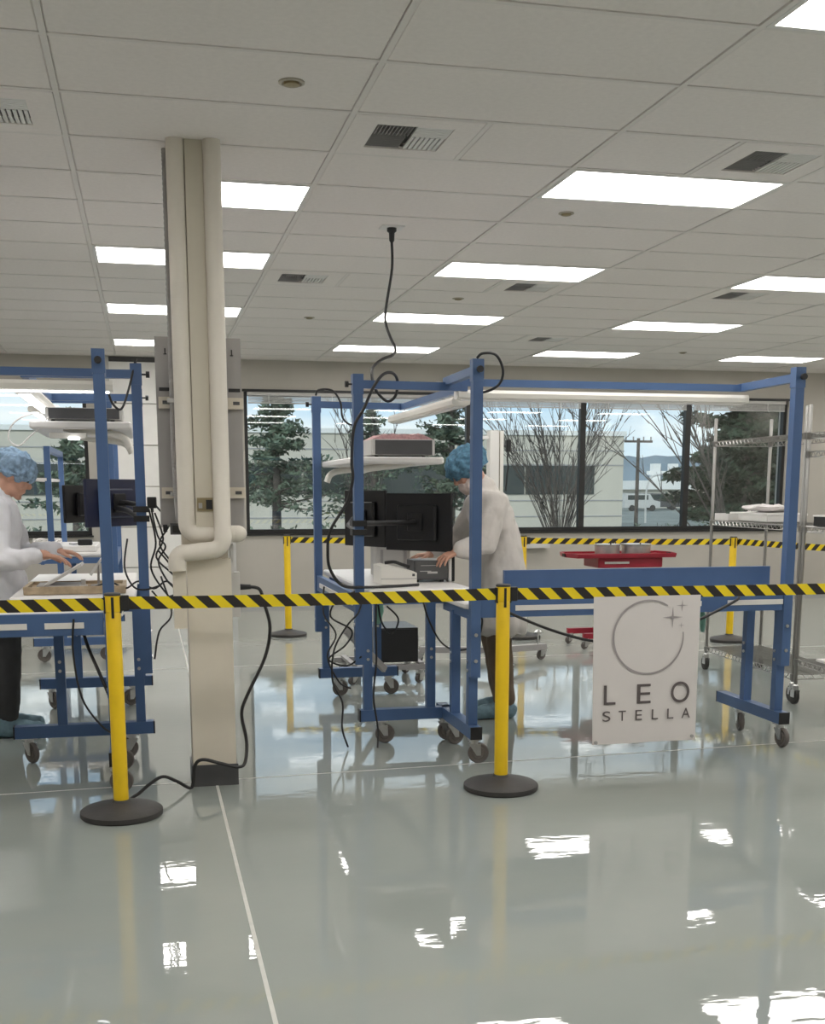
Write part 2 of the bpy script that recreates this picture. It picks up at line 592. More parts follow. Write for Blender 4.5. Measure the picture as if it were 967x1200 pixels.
colname = {-2: 'at the left wall side', 0: 'over the left workstation aisle', 2: 'over the central workbenches', 4: 'over the wire shelving aisle', 6: 'toward the right wall', 8: 'beside the right wall'}
rowname = {15: 'nearest the windows', 11: 'second from the windows', 7: 'third from the windows', 3: 'fourth from the windows', 4: 'just past the column top', -1: 'fifth from the windows', -5: 'farthest from the windows'}
tp = None
for (j, r) in sorted(LIGHTS):
    cx, cy = GX + (j + .5) * FT4, GY + (r + .5) * FT2
    if (j, r) == (0, 4):
        cx += FT4 / 4
    t = thing('ceiling_light', '%s %s, %s' % ('short square white ceiling light' if r == 4 else 'recessed white ceiling light panel', colname[j], rowname[r]), 'ceiling light', (cx, cy, CEIL), group='recessed ceiling light panels')
    if tp is None:
        a, b = FT4 / 2 - .013, FT2 / 2 - .013
        fm = MB()
        for (x0, x1, y0, y1) in ((-a, a, -b, -b + .022), (-a, a, b - .022, b), (-a, -a + .022, -b + .022, b - .022), (a - .022, a, -b + .022, b - .022)):
            fm.box(x0, x1, y0, y1, -.004, .026)
        f = fm.build('frame', WHITE, t, local=True)
        dm = MB().box(-a + .022, a - .022, -b + .022, b - .022, .004, .02).build('diffuser', DIFFUSER, t, local=True)
        tp = (f, dm)
    else:
        for s in tp:
            c = s.copy(); C.objects.link(c); c.parent = t
            if (j, r) == (0, 4):
                c.scale = (.5, 1, 1)

def vent(j, r, half, label):
    x0 = GX + (j + .5 * half) * FT4 + .013
    x1 = x0 + FT4 / 2 - .026
    y0, y1 = GY + r * FT2 + .013, GY + (r + 1) * FT2 - .013
    cx, cy = (x0 + x1) / 2, (y0 + y1) / 2
    t = thing('ceiling_vent', label, 'air vent', (cx, cy, CEIL), group='square ceiling air vents')
    fm = MB()
    o, i_ = .29, .175
    for (a, b, c, d) in ((-o, o, -o, -i_), (-o, o, i_, o), (-o, -i_, -i_, i_), (i_, o, -i_, i_)):
        fm.box(cx + a, cx + b, cy + c, cy + d, CEIL - .002, CEIL + .012)
    fm.build('frame', GREYL if False else TILE, t)
    MB().box(cx - i_, cx + i_, cy - i_, cy + i_, CEIL + .034 - .006, CEIL + .029).build('backing', VENTD, t)
    # left half: slats across; lower-left: long slats; right half: angled blades
    for k in range(10):
        x = cx - i_ + .012 + k * (i_ - .02) / 9.0
        MB().bar((x, cy - i_, CEIL + .012), (x, cy - .02, CEIL + .012), .003, .022).build('slat', GREYM, t)
    for k in range(7):
        y = cy + .01 + k * .0245
        MB().bar((cx - i_, y, CEIL + .012), (cx - .01, y, CEIL + .012), .003, .022).build('slat', GREYM, t)
    for k in range(7):
        x = cx + .012 + k * .0235
        MB().box(x, x + .016, cy - .01, cy + i_, CEIL + .002, CEIL + .010).build('slat', WHITE, t)
    for k in range(6):
        y = cy - i_ + .006 + k * .026
        MB().box(cx + .01, cx + i_, y, y + .021, CEIL + .002, CEIL + .010).build('slat', WHITE, t)

vent(1, 2, 0, 'square ceiling air vent nearest the viewer, right of the column top')
vent(2, 2, 1, 'square ceiling air vent beside the large bright panel at upper right')
vent(-1, 2, 1, 'square ceiling air vent at the upper left edge')
vent(1, 8, 0, 'square ceiling air vent beyond the ceiling power cord')
vent(2, 8, 1, 'square ceiling air vent behind the large central light panel')
vent(4, 8, 0, 'square ceiling air vent behind the light panel at the right edge')
vent(3, 13, 1, 'small looking square ceiling air vent farthest back near the windows')

def sprinkler(u, v, rad, label):
    x, y = GX + u * FT4, GY + v * FT2
    t = thing('sprinkler_head', label, 'sprinkler', (x, y, CEIL), group='recessed ceiling sprinklers')
    MB().lathe([(rad, .002), (rad, -.004), (rad * .8, -.007), (rad * .74, -.002), (rad * .7, .001)], (x, y, CEIL), 20).build('escutcheon', SPEAKER, t, smooth=True)
    MB().lathe([(rad * .62, .001), (rad * .62, -.012), (rad * .3, -.016), (rad * .01, -.016)], (x, y, CEIL), 16).build('cover_cap', BRASS, t, smooth=True)

sprinkler(.75, 1.49, .052, 'round recessed brass toned sprinkler nearest the viewer, above the column')
sprinkler(2.25, 4.5, .045, 'round recessed sprinkler just behind the big bright panel at right')
sprinkler(2.40, 9.55, .05, 'round recessed sprinkler between the two central light panels')
sprinkler(1.52, 11.78, .05, 'small round sprinkler left of the hanging ceiling cord')
sprinkler(5.35, 14.77, .05, 'small round sprinkler at far right near the windows')

# ceiling outlet for the hanging cord
t = thing('ceiling_outlet', 'small white ceiling outlet plate feeding the hanging black cord', 'outlet', (1.54, 7.28, CEIL))
MB().box(1.47, 1.61, 7.22, 7.34, CEIL - .006, CEIL + .003).build('plate', WHITE, t)
MB().lathe([(.03, 0), (.03, -.02), (.018, -.03), (.016, -.075), (.006, -.09)], (1.54, 7.28, CEIL - .004), 14).build('plug', BLACK, t, smooth=True)

# ------------------------------------------------------------------ column, pipes, board
t = thing('column', 'cream square building column with dark base, wrapped by white pipes', 'column', (.293, 5.8, 0))
MB().box(.187, .399, 5.70, 5.92, .105, 1.13).build('lower_casing', CREAM, t)
MB().box(.178, .408, 5.692, 5.93, 0, .108).build('base', GREYD, t)
MB().box(.2375, .3195, 5.722, 5.90, 1.13, CEIL + .02).build('shaft', mat('shaft_olive', (0.62, 0.575, 0.475), .6, var=.04, vscale=3), t)
MB().box(.17, .392, 5.785, 5.90, 1.13, CEIL + .02).build('flange', CREAM, t)
bx = MB().box(.246, .322, 5.714, 5.724, 1.362, 1.425).build('access_plate', BRASS, t)
MB().box(.252, .27, 5.708, 5.715, 1.375, 1.40).build('latch', STEEL, bx)
MB().box(.288, .318, 5.710, 5.715, 1.37, 1.415).build('slot', BLACK, bx)

def arc(c, a, b, r, n=6):
    """quarter arc about centre c from unit vector a to unit vector b"""
    c, a, b = Vector(c), Vector(a), Vector(b)
    return [c + (a * math.cos(PI / 2 * k / n) + b * math.sin(PI / 2 * k / n)) * r for k in range(n + 1)]

pr = .0415
# left pipe: comes down, turns right behind the other one
pts = [(.195, 5.74, CEIL + .01), (.195, 5.74, 1.31)] + arc((.245, 5.74, 1.30), (-1, 0, 0), (0, 0, -1), .05) + [(.43, 5.755, 1.25)]
tag(MB().tube(pts, pr, 18).build('pipe', PIPEW, smooth=True), 'white insulated pipe on the left of the column, turning right at its foot', 'pipe')
MB_end = MB().ellipsoid((.43, 5.755, 1.25), (.055, .043, .043), 16, 9)
bpy_pipe = bpy.data.objects['pipe']
MB_end.build('end_cap', PIPEW, bpy_pipe, smooth=True)
# right pipe: comes down, sweeps left across the column and drops again
pts = [(.362, 5.72, CEIL + .01), (.362, 5.72, 1.25)] + arc((.302, 5.665, 1.235), (1, 0, 0), (0, 0, -1), .06) + [(.20, 5.655, 1.165)]
pts[1] = (.362, 5.70, 1.30)
pts += arc((.18, 5.655, 1.125), (0, 0, 1), (-1, 0, 0), .04)[1:] + [(.14, 5.655, 1.08)]
tag(MB().tube(pts, [pr] * len(pts), 18).build('pipe', PIPEW, smooth=True), 'white insulated pipe on the right of the column, sweeping left across its front', 'pipe')
tag(MB().box(.118, .180, 5.66, 5.72, .80, 1.10).build('electrical_box', CREAM), 'narrow cream electrical box at the left side of the column below the pipe bend', 'electrical box')

# board on the back of the column, carried by strut rails
t = thing('equipment_board', 'tall grey metal backboard with slots mounted behind the column', 'board', (.285, 6.0, 1.27))
MB().box(.075, .495, 6.00, 6.02, 1.28, 2.205).build('backboard', mat('board_grey', (0.40, 0.385, 0.375), .5, var=.06, vscale=4), t)
for z in (1.86, 1.42):
    rl = MB().box(.085, .50, 5.965, 6.0, z, z + .055).build('rail', CREAM, t)
    for x in (.12, .465):
        MB().box(x - .016, x + .016, 5.961, 5.966, z + .02, z + .036).build('slot', GREYD, rl)
for x in (.125, .45):
    MB().lathe([(.001, 0), (.008, 0), (.008, .004), (.001, .004)], (x, 5.997, 2.12), 10).build('keyhole', BLACK, t)
    MB().box(x - .003, x + .003, 5.996, 6.0, 2.125, 2.15).build('keyhole', BLACK, t)
MB().box(.09, .17, 5.996, 6.0, 1.945, 1.962).build('bracket_slot', BLACK, t)
MB().box(.165, .172, 5.996, 6.0, 1.962, 2.0).build('bracket_slot', BLACK, t)
MB().box(.43, .488, 5.996, 6.0, 1.945, 1.962).build('bracket_slot', BLACK, t)
tag(MB().box(.085, .105, 5.94, 5.998, 1.255, 1.29).build('junction_box', BLACK), 'tiny black connector under the grey backboard', 'junction box')

# flexible conduit left of the column
pts = spline([(.150, 5.90, CEIL), (.150, 5.90, 2.6), (.149, 5.90, 2.1), (.147, 5.90, 1.7), (.152, 5.88, 1.42), (.158, 5.86, 1.30)], 40)
rr = [.0125 if k % 2 else .0105 for k in range(len(pts))]
t = tag(MB().tube(pts, rr, 10).build('flexible_conduit', GREYM), 'ribbed grey flexible conduit running down from the ceiling beside the column', 'conduit')
t2 = thing('conduit_box', 'small dark conduit box at the lower end of the ribbed conduit', 'junction box', (.155, 5.88, 1.25))
MB().box(.118, .182, 5.84, 5.90, 1.245, 1.300).build('housing', GREYD, t2)
MB().box(.128, .172, 5.835, 5.841, 1.255, 1.290).build('cover', BLACK, t2)
for z in (1.89, 1.44):
    MB().box(.126, .176, 5.883, 5.965, z - .008, z + .012).build('pipe_clamp', STEEL, t)

# outlet box on the column's right side with its cord
t = thing('power_outlet', 'grey power outlet box on the right side of the column', 'outlet', (.42, 5.80, .85))
MB().box(.399, .445, 5.76, 5.84, .84, 1.06).build('box', GREYL, t)
MB().box(.40, .418, 5.775, 5.825, 1.06, 1.20).build('riser', GREYL, t)
MB().cyl((.445, 5.80, .985), (.50, 5.80, .985), .016, .012, 12).build('plug', BLACK, t, smooth=True)
pts = [(.50, 5.80, .985), (.545, 5.80, .97), (.565, 5.79, .90), (.590, 5.78, .78), (.560, 5.77, .63), (.470, 5.76, .45), (.435, 5.75, .35),
       (.455, 5.73, .21), (.440, 5.68, .115), (.400, 5.655, .10), (.320, 5.64, .125), (.230, 5.64, .15), (.190, 5.65, .115), (.172, 5.64, .012),
       (.105, 5.62, .05), (.035, 5.60, .085), (-.03, 5.58, .055), (-.10, 5.55, .010), (-.16, 5.56, .010), (-.17, 5.70, .35), (-.30, 5.85, .70), (-.33, 5.95, .80)]
cable('floor_cable', pts, .0085, 'thick black power cord looping from the column outlet across the floor')

# ------------------------------------------------------------------ stanchions and belts
def stanchion(x, y, label, slot=True, hgt=1.015):
    t = thing('stanchion', label, 'barrier post', (x, y, 0), group='yellow barrier posts')
    MB().lathe([(.178, 0), (.184, .006), (.184, .026), (.172, .034), (.12, .047), (.07, .058), (.042, .064), (.036, .075), (.001, .075)], (x, y, 0), 40).build('base', DARKB, t, smooth=True)
    MB().lathe([(.0335, .06), (.0335, .925), (.0315, .93)], (x, y, 0), 24).build('post', YELLOW, t, smooth=True)
    hd = MB().lathe([(.0315, .93), (.0345, .932), (.0345, 1.003), (.001, 1.003)], (x, y, 0), 24).build('head', YELLOW, t, smooth=True)
    MB().lathe([(.036, 1.003), (.036, 1.012), (.030, hgt), (.001, hgt)], (x, y, 0), 24).build('cap', DARKB, t, smooth=True)
    MB().box(x - .006, x + .006, y - .0362, y - .030, .905, .998).build('belt_slot', BLACK, hd)
    for s in (-1, 1):
        MB().box(x + s * .034 - .004, x + s * .034 + .004, y - .014, y + .014, .925, .998).build('belt_slot', BLACK, hd)
    return t

ST = {'L': (-.156, 5.257), 'C': (1.669, 5.319), 'B1': (1.372, 11.60), 'B2': (3.62, 10.90), 'B3': (5.51, 10.20)}
stanchion(*ST['L'], 'yellow barrier post in the left foreground with black domed base')
stanchion(*ST['C'], 'yellow barrier post in front of the central workbench, with black domed base')
stanchion(*ST['B1'], 'yellow barrier post under the window to the right of the column')
stanchion(*ST['B2'], 'yellow barrier post behind the person in the cream lab coat')
stanchion(*ST['B3'], 'yellow barrier post behind the wire shelving')

def belt(a, b, za, zb, label, mt='belt_stripes', h=.056, clip=True, sag=.006):
    a, b = Vector((a[0], a[1], za)), Vector((b[0], b[1], zb))
    d = b - a
    L = d.length
    ang = math.atan2(d.y, d.x)
    t = thing('barrier_belt', label, 'barrier belt', ((a.x + b.x) / 2, (a.y + b.y) / 2, min(za, zb) - h), ang, group='striped barrier belts')
    t.location = a
    LOC[t.name] = tuple(a)
    mb = MB()
    n = 16
    rings = []
    for k in range(n + 1):
        u = k / n
        z = (zb - za) * u - sag * 4 * u * (1 - u)
        rings.append([(L * u, -.001, z - h / 2), (L * u, .001, z - h / 2), (L * u, .001, z + h / 2), (L * u, -.001, z + h / 2)])
    mb.quadgrid(rings).build('webbing', MATS[mt], t, local=True)
    if clip:
        MB().box(-.002, .035, -.012, .012, -.034, .034, bev=.004).build('belt_clip', BLACK, t, local=True)
    return t

E_ = .036
belt((-2.6, 5.45), (ST['L'][0] - E_, ST['L'][1]), .962, .965, 'yellow and black striped belt running off to the left edge', clip=False)
belt((ST['L'][0] + E_, ST['L'][1]), (ST['C'][0] - E_, ST['C'][1]), .969, .968, 'yellow and black striped belt crossing in front of the column')
belt((ST['C'][0] + E_, ST['C'][1]), (4.6, 5.36), .966, .958, 'yellow and black striped belt holding the white banner')
belt((ST['B1'][0] + E_, ST['B1'][1]), (ST['B2'][0] - E_, ST['B2'][1]), .965, .965, 'striped belt under the windows behind the computer monitors', 'belt_stripes_back', clip=False)
belt((ST['B2'][0] + E_, ST['B2'][1]), (ST['B3'][0] - E_, ST['B3'][1]), .965, .965, 'striped belt under the windows above the red cart', 'belt_stripes_back')
belt((ST['B3'][0] + E_, ST['B3'][1]), (5.95, 8.0), .965, .965, 'striped belt behind the wire shelving at the right edge', 'belt_stripes_back', clip=False)

# ------------------------------------------------------------------ banner
BW, BH = .572, .745
BX, BY, BZ = 2.135, 5.318, .942
t = thing('banner', 'white hanging banner with ring and star logo reading LEO STELLA', 'banner', (BX + BW / 2, BY, BZ - BH))
rings = []
for k in range(15):
    v = k / 14
    rings_row = []
    z = BZ - BH * v
    sh = .012 * v
    rings.append([(BX + sh + (BW - .012 * v) * u, BY + .0035 * math.sin(7 * u + 3 * v) * v + (.0 if s == 0 else .0015), z) for s in (0, 1) for u in ([i / 12 for i in range(13)] if s == 0 else [i / 12 for i in range(12, -1, -1)])])
MB().quadgrid(rings).build('sheet', BANNER, t, smooth=True)
PY = BY - .0052
def bp_(u, v):
    return (BX + .012 * v + (BW - .012 * v) * u, PY, BZ - BH * v)
def glyph(ch, u0, u1, v0, v1, mt):
    cu = bpy.data.curves.new('glyph', 'FONT')
    cu.body = ch
    cu.extrude = .0
    tmp = bpy.data.objects.new('glyph_tmp', cu)
    C.objects.link(tmp)
    bpy.context.view_layer.update()
    dg = bpy.context.evaluated_depsgraph_get()
    me = bpy.data.meshes.new_from_object(tmp.evaluated_get(dg))
    bpy.data.objects.remove(tmp)
    xs_ = [p.co.x for p in me.vertices]; ys_ = [p.co.y for p in me.vertices]
    ax, bx_, ay, by_ = min(xs_), max(xs_), min(ys_), max(ys_)
    off = root_loc(t)
    for p in me.vertices:
        u = u0 + (u1 - u0) * (p.co.x - ax) / (bx_ - ax)
        v = v1 + (v0 - v1) * (p.co.y - ay) / (by_ - ay)
        p.co = Vector(bp_(u, v)) - off
    me.materials.clear()
    me.materials.append(mt)
    o = bpy.data.objects.new('letter', me)
    C.objects.link(o)
    o.parent = t
    return o
for ch, a, b in (('L', .100, .212), ('E', .415, .548), ('O', .742, .922)):
    glyph(ch, a, b, .595 if ch != 'O' else .588, .728 if ch != 'O' else .733, PRINTD)
for ch, a, b in (('S', .09, .165), ('T', .243, .313), ('E', .404, .468), ('L', .562, .624), ('L', .712, .774), ('A', .853, .937)):
    glyph(ch, a, b, .772, .842, PRINTD)
def flat(pts_in, pts_out, name, mt, closed=False):
    v = [bp_(*p) for p in pts_in] + [bp_(*p) for p in pts_out]
    n = len(pts_in)
    mb = MB(); mb.v = v
    for i in range(n if closed else n - 1):
        k = (i + 1) % n
        mb.f.append((i, k, n + k, n + i))
    return mb.build(name, mt, t)
cu_, cv_, ru, rv_ = .512, .278, .330, .248
ang = [math.radians(58 + (367 - 58) * k / 70) for k in range(71)]
thk = [.009 * (0.55 + .45 * min(1, min(k, 70 - k) / 12)) for k in range(71)]
flat([(cu_ + (ru - h) * math.cos(a), cv_ - (rv_ - h * BW / BH) * math.sin(a)) for a, h in zip(ang, thk)], [(cu_ + (ru + h) * math.cos(a), cv_ - (rv_ + h * BW / BH) * math.sin(a)) for a, h in zip(ang, thk)], 'logo_ring', PRINTG)
for u, v, hu, hv in ((.735, .147, .098, .076), (.822, .068, .056, .042), (.82, .203, .030, .021)):
    poly = []
    for k in range(4):
        a = k * PI / 2
        poly.append((u + hu * math.cos(a), v - hv * math.sin(a)))
        a += PI / 4
        poly.append((u + hu * .13 * math.cos(a), v - hv * .13 * math.sin(a)))
    mb = MB(); mb.v = [bp_(*p) for p in poly]; mb.f = [tuple(range(8))]
    mb.build('logo_star', PRINTG, t)
for u, v in ((.03, .985), (.965, .972)):
    p = bp_(u, v)
    MB().cyl((p[0], p[1] - .002, p[2]), (p[0], p[1] + .012, p[2]), .009, n=14).build('grommet', GREYM, t)

# ------------------------------------------------------------------ workbenches
def add_caster(root, x, y, yaw=0.0, r=.057, ztop=.137):
    dx, dy = math.cos(yaw), math.sin(yaw)          # rolling direction
    px_, py_ = -dy, dx
    cx, cy = x - dx * .022, y - dy * .022
    c = MB()
    c.box(x - .035, x + .035, y - .03, y + .03, ztop - .008, ztop, rot=(yaw, x, y))
    c.cyl((x, y, ztop - .03), (x, y, ztop - .006), .024, n=14)
    for s in (-1, 1):
        q = Vector((x + px_ * s * .021, y + py_ * s * .021, 0))
        c.prism([(.030, ztop - .028), (-.034, ztop - .028), (-.036, r - .012), (-.012, r - .012)], q - Vector((px_, py_, 0)) * .002, (dx, dy, 0), (0, 0, 1), (px_, py_, 0), .004)
    co = c.build('caster', STEEL, root)
    w = MB()
    prof = [(.001, -.016), (r * .55, -.016), (r * .62, -.011), (r * .9, -.014), (r, -.007), (r, .007), (r * .9, .014), (r * .62, .011), (r * .55, .016), (.001, .016)]
    n = 24
    rings = []
    for rad, a in prof:
        rings.append([(cx + dx * rad * math.cos(2 * PI * k / n) + px_ * a, cy + dy * rad * math.cos(2 * PI * k / n) + py_ * a, r + rad * math.sin(2 * PI * k / n)) for k in range(n)])
    w.quadgrid(rings).build('wheel', WHEEL, co, smooth=True)
    MB().cyl((cx - px_ * .026, cy - py_ * .026, r), (cx + px_ * .026, cy + py_ * .026, r), .007, n=10).build('axle', STEEL, co)
    return co


def bench(label, o, S, D, L, ztop, post_z, s_top=(0, 0), d_top=(.03, .68), fd=(-.05, .70), cast=(.0, .47), front_leg=.37, led_on=False, led=True, arm_len=.63,
          strips=(), led_s=None, cyaw=(0, 0), far_end=True, led_drop=.075, ap_z=-.085):
    S, D = Vector((*S, 0)), Vector((*D, 0))
    O = Vector((*o, 0))
    def P(s, d, z):
        return O + S * s + D * d + Vector((0, 0, z))
    t = thing('workbench', label, 'workbench', tuple(O), group='blue steel workbenches')
    ends = (0.0, L) if far_end else (0.0,)
    for i, s in enumerate(ends):
        inn = .0 if i == 0 else .0
        f = MB().bar(P(s, fd[0], .17), P(s, fd[1], .17), .062, .066).build('foot', BLUE, t)
        for dd, e in ((fd[0], -1), (fd[1], 1)):
            MB().bar(P(s, dd, .17), P(s, dd + e * .008, .17), .064, .068).build('end_cap', BLACK, f)
        for k, dd in enumerate(cast):
            p = P(s, dd, 0)
            add_caster(t, p.x, p.y, cyaw[k + 2 * i] if len(cyaw) > 2 else cyaw[k])
        for dd in (.045, front_leg):
            lg = MB().bar(P(s, dd, .20), P(s, dd, ztop - .07), .050, .050).build('leg', BLUE, t)
            for zz in (.50, .55):
                for sd in (-1, 1):
                    q = P(s + sd * .025, dd, zz)
                    MB().cyl(q, q + S * sd * .006, .009, n=8).build('bolt', STEEL, lg)
        po = MB().bar(P(s, 0, .47), P(s, 0, post_z), .053, .053, upv=tuple(D)).build('post', BLUE, t)
        MB().bar(P(s, 0, post_z - .105), P(s, 0, post_z + .004), .060, .060, upv=tuple(D)).build('post_bracket', BLUE, po)
        for zz in (.56, .70):
            q = P(s, -.0265, zz)
            MB().cyl(q, q - D * .006, .010, n=8).build('bolt', STEEL, po)
        kn = P(s, -.030, post_z - .05)
        MB().tube([kn, kn - D * .02, kn - D * .021, kn - D * .04], [.005, .005, .017, .017], 12).build('knob', BLACK, po)
        ar = MB().bar(P(s, .03, post_z - .05), P(s, arm_len, post_z - .055), .038, .044).build('arm', BLUE, t)
        for q in (.3, .45):
            MB().bar(P(s, q, post_z - .029), P(s, q + .03, post_z - .029), .02, .004).build('arm_clip', STEEL, ar)
        MB().bar(P(s, fd[0] + .08, ztop - .065), P(s, d_top[1] - .08, ztop - .065), .03, .05).build('side_rail', BLUE, t)
    ap = MB().bar(P(.03, .0, ztop + ap_z), P(L - .03, .0, ztop + ap_z), .035, .105).build('apron', BLUE, t)
    for a, b in strips:
        MB().bar(P(a, -.020, ztop + ap_z - .004), P(b, -.020, ztop + ap_z - .004), .008, .028).build('cable_cover', LAMIN, ap)
    MB().bar(P(.03, d_top[1] - .12, ztop - .07), P(L - .03, d_top[1] - .12, ztop - .07), .03, .06).build('front_rail', BLUE, t)
    c0, c1 = P(s_top[0], d_top[0], 0), P(L + s_top[1], d_top[1], 0)
    MB().box(min(c0.x, c1.x), max(c0.x, c1.x), min(c0.y, c1.y), max(c0.y, c1.y), ztop - .034, ztop, bev=.012).build('tabletop', LAMIN, t)
    if led:
        zb = post_z - .05
        MB().bar(P(-.02, arm_len - .02, zb - .008), P(L + .02, arm_len - .02, zb - .008), .034, .04).build('crossbar', BLUE, t)
        a, b = led_s or (.05, L - .05)
        z = zb - led_drop
        lf = MB()
        pr_ = [(-.045, .026), (.045, .026), (.055, .008), (.052, -.016), (.03, -.024), (-.03, -.024), (-.052, -.016), (-.055, .008)]
        lf.quadgrid([[P(q, arm_len + .0 + u, z + v) for u, v in pr_] for q in (a, b)])
        lo = lf.build('light_bar', LEDW, t)
        MB().bar(P(a + .02, arm_len, z - .026), P(b - .02, arm_len, z - .026), .058, .006).build('light_lens', LEDON if led_on else LAMIN, lo)
    return t, P


# right-hand bench of the central station (its back toward the viewer)
RB, RP = bench('blue workbench behind the white banner, its back toward the viewer', (1.690, 5.885), (1, 0), (0, 1), 1.832, .865, 2.118, s_top=(-.045, .06), d_top=(.045, .70),
               fd=(-.045, .70), cast=(-.01, .46), front_leg=.40, strips=((.22, 1.30), (1.46, 1.80)), led_s=(.06, 1.86), cyaw=(PI - .2, PI + .3, PI / 2 + .1, PI / 2 - .25), ap_z=-.022)
MB().bar((1.90, 6.05, .975), (3.50, 6.05, .975), .03, .105).build('back_panel', BLUE, RB)
MB().bar((1.95, 6.09, .90), (1.95, 6.09, .95), .05, .03).build('panel_foot', BLUE, RB)
MB().bar((3.40, 6.09, .90), (3.40, 6.09, .95), .05, .03).build('panel_foot', BLUE, RB)
# left-hand bench of the central station (its back toward the column)
CB, CP = bench('blue workbench of the central station carrying the black monitors', (1.173, 6.48), (0, 1), (1, 0), 1.60, .902, 2.088, s_top=(-.06, .08), d_top=(.045, .66),
               fd=(.0, .56), cast=(.125, .50), front_leg=.42, led_s=(.12, 1.95), cyaw=(PI, PI), strips=((.1, 1.4),))
# left station
LB1, LP1 = bench('blue workbench at left edge where the person in white works', (-.020, 6.43), (0, 1), (-1, 0), 1.62, .902, 2.112, s_top=(-.05, .1), d_top=(.045, .70),
                 fd=(-.02, .71), cast=(.10, .64), front_leg=.46, led_on=True, led_s=(.12, 1.7), cyaw=(.3, 2.2), arm_len=.58)
LB2, LP2 = bench('blue workbench at the left edge seen from behind, nearest the viewer', (-.185, 5.70), (-1, 0), (0, 1), 1.90, .885, 2.100, s_top=(-.06, .06), d_top=(.045, .68),
                 fd=(-.05, .66), cast=(-.02, .44), front_leg=.40, strips=((.12, .30), (.38, 1.1)), led_on=True, led_s=(-.05, 1.85), cyaw=(PI, PI), arm_len=.50, ap_z=-.055)
FB, FP = bench('blue workbench farthest back at left, beneath the left window', (-.27, 10.3), (0, 1), (-1, 0), 1.8, .93, 2.25, d_top=(.045, .72), fd=(-.02, .7), cast=(.08, .6), front_leg=.45,
               led_on=True, arm_len=.6)
for s in (.05, 1.7):
    MB().bar(FP(s, .52, .93), FP(s, .52, 1.80), .05, .05).build('post', BLUE, FB)
MB().bar(FP(.05, .52, 1.80), FP(1.7, .52, 1.80), .05, .05).build('crossbar', BLUE, FB)
MB().box(-.95, -.80, 10.3, 11.9, 1.535, 1.56).build('shelf', LAMIN, FB)
tag(MB().box(-.93, -.42, 10.4, 11.2, .932, .985, bev=.01).build('equipment_tray', LAMIN), 'long white equipment tray on the far left workbench', 'tray')
tag(MB().tube(spline([(-.85 + .12 * math.cos(a), 10.7 + .1 * math.sin(a), 1.0 + .035 * math.sin(a * 1.3) ** 2) for a in [k * .7 for k in range(24)]], 3), .006, 6).build('cable_coil', LAMIN, smooth=True), 'loose coil of white cable on the far left workbench tray', 'cable')
t = thing('power_adapter', 'small black adapter on the far left workbench tray', 'adapter', (-.52, 10.5, .987))
MB().box(-.58, -.46, 10.45, 10.56, .987, 1.035, bev=.008).build('housing', BLACK, t)
cable('lead', [(-.58, 10.5, 1.0), (-.62, 10.52, .995), (-.66, 10.6, .995)], .004, None, parent=t)

# shelves on the posts
def bench_shelf(t, x0, x1, y0, y1, z, bx0, sgn):
    s = MB().box(x0, x1, y0, y1, z - .040, z, bev=.012).build('shelf', LAMIN, t)
    for y in (y0 + .12, y1 - .12):
        pts = spline([(bx0, y, z - .14), (bx0 + sgn * .03, y, z - .085), (bx0 + sgn * .12, y, z - .06), (bx0 + sgn * .36, y, z - .04)], 5)
        MB().tube(pts, [.022] * (len(pts) - 3) + [.018, .014, .010], 10).build('bracket', LEDW, s, smooth=True)
bench_shelf(CB, 1.205, 1.735, 6.72, 8.06, 1.652, 1.22, 1)
bench_shelf(LB1, -.60, -.055, 6.74, 8.0, 1.835, -.07, -1)
tl = MB().box(-.50, -.30, 6.80, 6.86, 1.745, 1.775, bev=.006).build('task_light', LEDW, LB1)
MB().box(-.40, -.34, 6.79, 6.82, 1.736, 1.748).build('lens', LEDON, tl)

def rack_unit(label, x0, x1, y0, y1, z0, z1):
    t = thing('rack_instrument', label, 'instrument', ((x0 + x1) / 2, (y0 + y1) / 2, z0))
    MB().box(x0, x1, y0 + .012, y1, z0 + .012, z1, bev=.006).build('case', GREYL, t)
    f = MB().box(x0 + .02, x1 - .02, y0, y0 + .013, z0 + .016, z1 - .004).build('front_panel', GREYD, t)
    for x in (x0 + .005, x1 - .02):
        MB().box(x, x + .015, y0 - .004, y0 + .012, z0 + .014, z1).build('handle', GREYL, f)
    for x in (x0 + .04, x1 - .06):
        for y in (y0 + .05, y1 - .06):
            MB().lathe([(.012, 0), (.012, .013)], (x, y, z0), 10).build('foot', BLACK, t)
    return t
rack_unit('black fronted rack instrument on the shelf above the central monitors', 1.325, 1.715, 6.86, 7.25, 1.653, 1.758)
rack_unit('dark rack instrument on the shelf at the left workstation', -.52, -.10, 6.80, 7.15, 1.836, 1.912)
random.seed(3)
mb = MB()
rows = []
for i in range(13):
    u = i / 12
    row = []
    for k in range(9):
        v = k / 8
        e = min(u, 1 - u, .18) / .18
        row.append((1.335 + .37 * u, 6.88 + .3 * v, 1.762 + .018 * e + random.uniform(0, .016) * e))
    row += [(p[0], p[1], 1.759) for p in reversed(row)]
    rows.append(row)
tag(mb.quadgrid(rows).build('bubble_wrap', PINK, smooth=True), 'crumpled pink bubble wrap lying on the black rack instrument', 'bubble wrap')
cable('white_lead', [(-.51, 6.81, 1.875), (-.60, 6.78, 1.87), (-.68, 6.75, 1.82), (-.71, 6.74, 1.74), (-.66, 6.74, 1.70), (-.60, 6.75, 1.75), (-.54, 6.78, 1.81), (-.50, 6.80, 1.86)], .0045, 'white cable looping off the left workstation shelf', LAMIN)

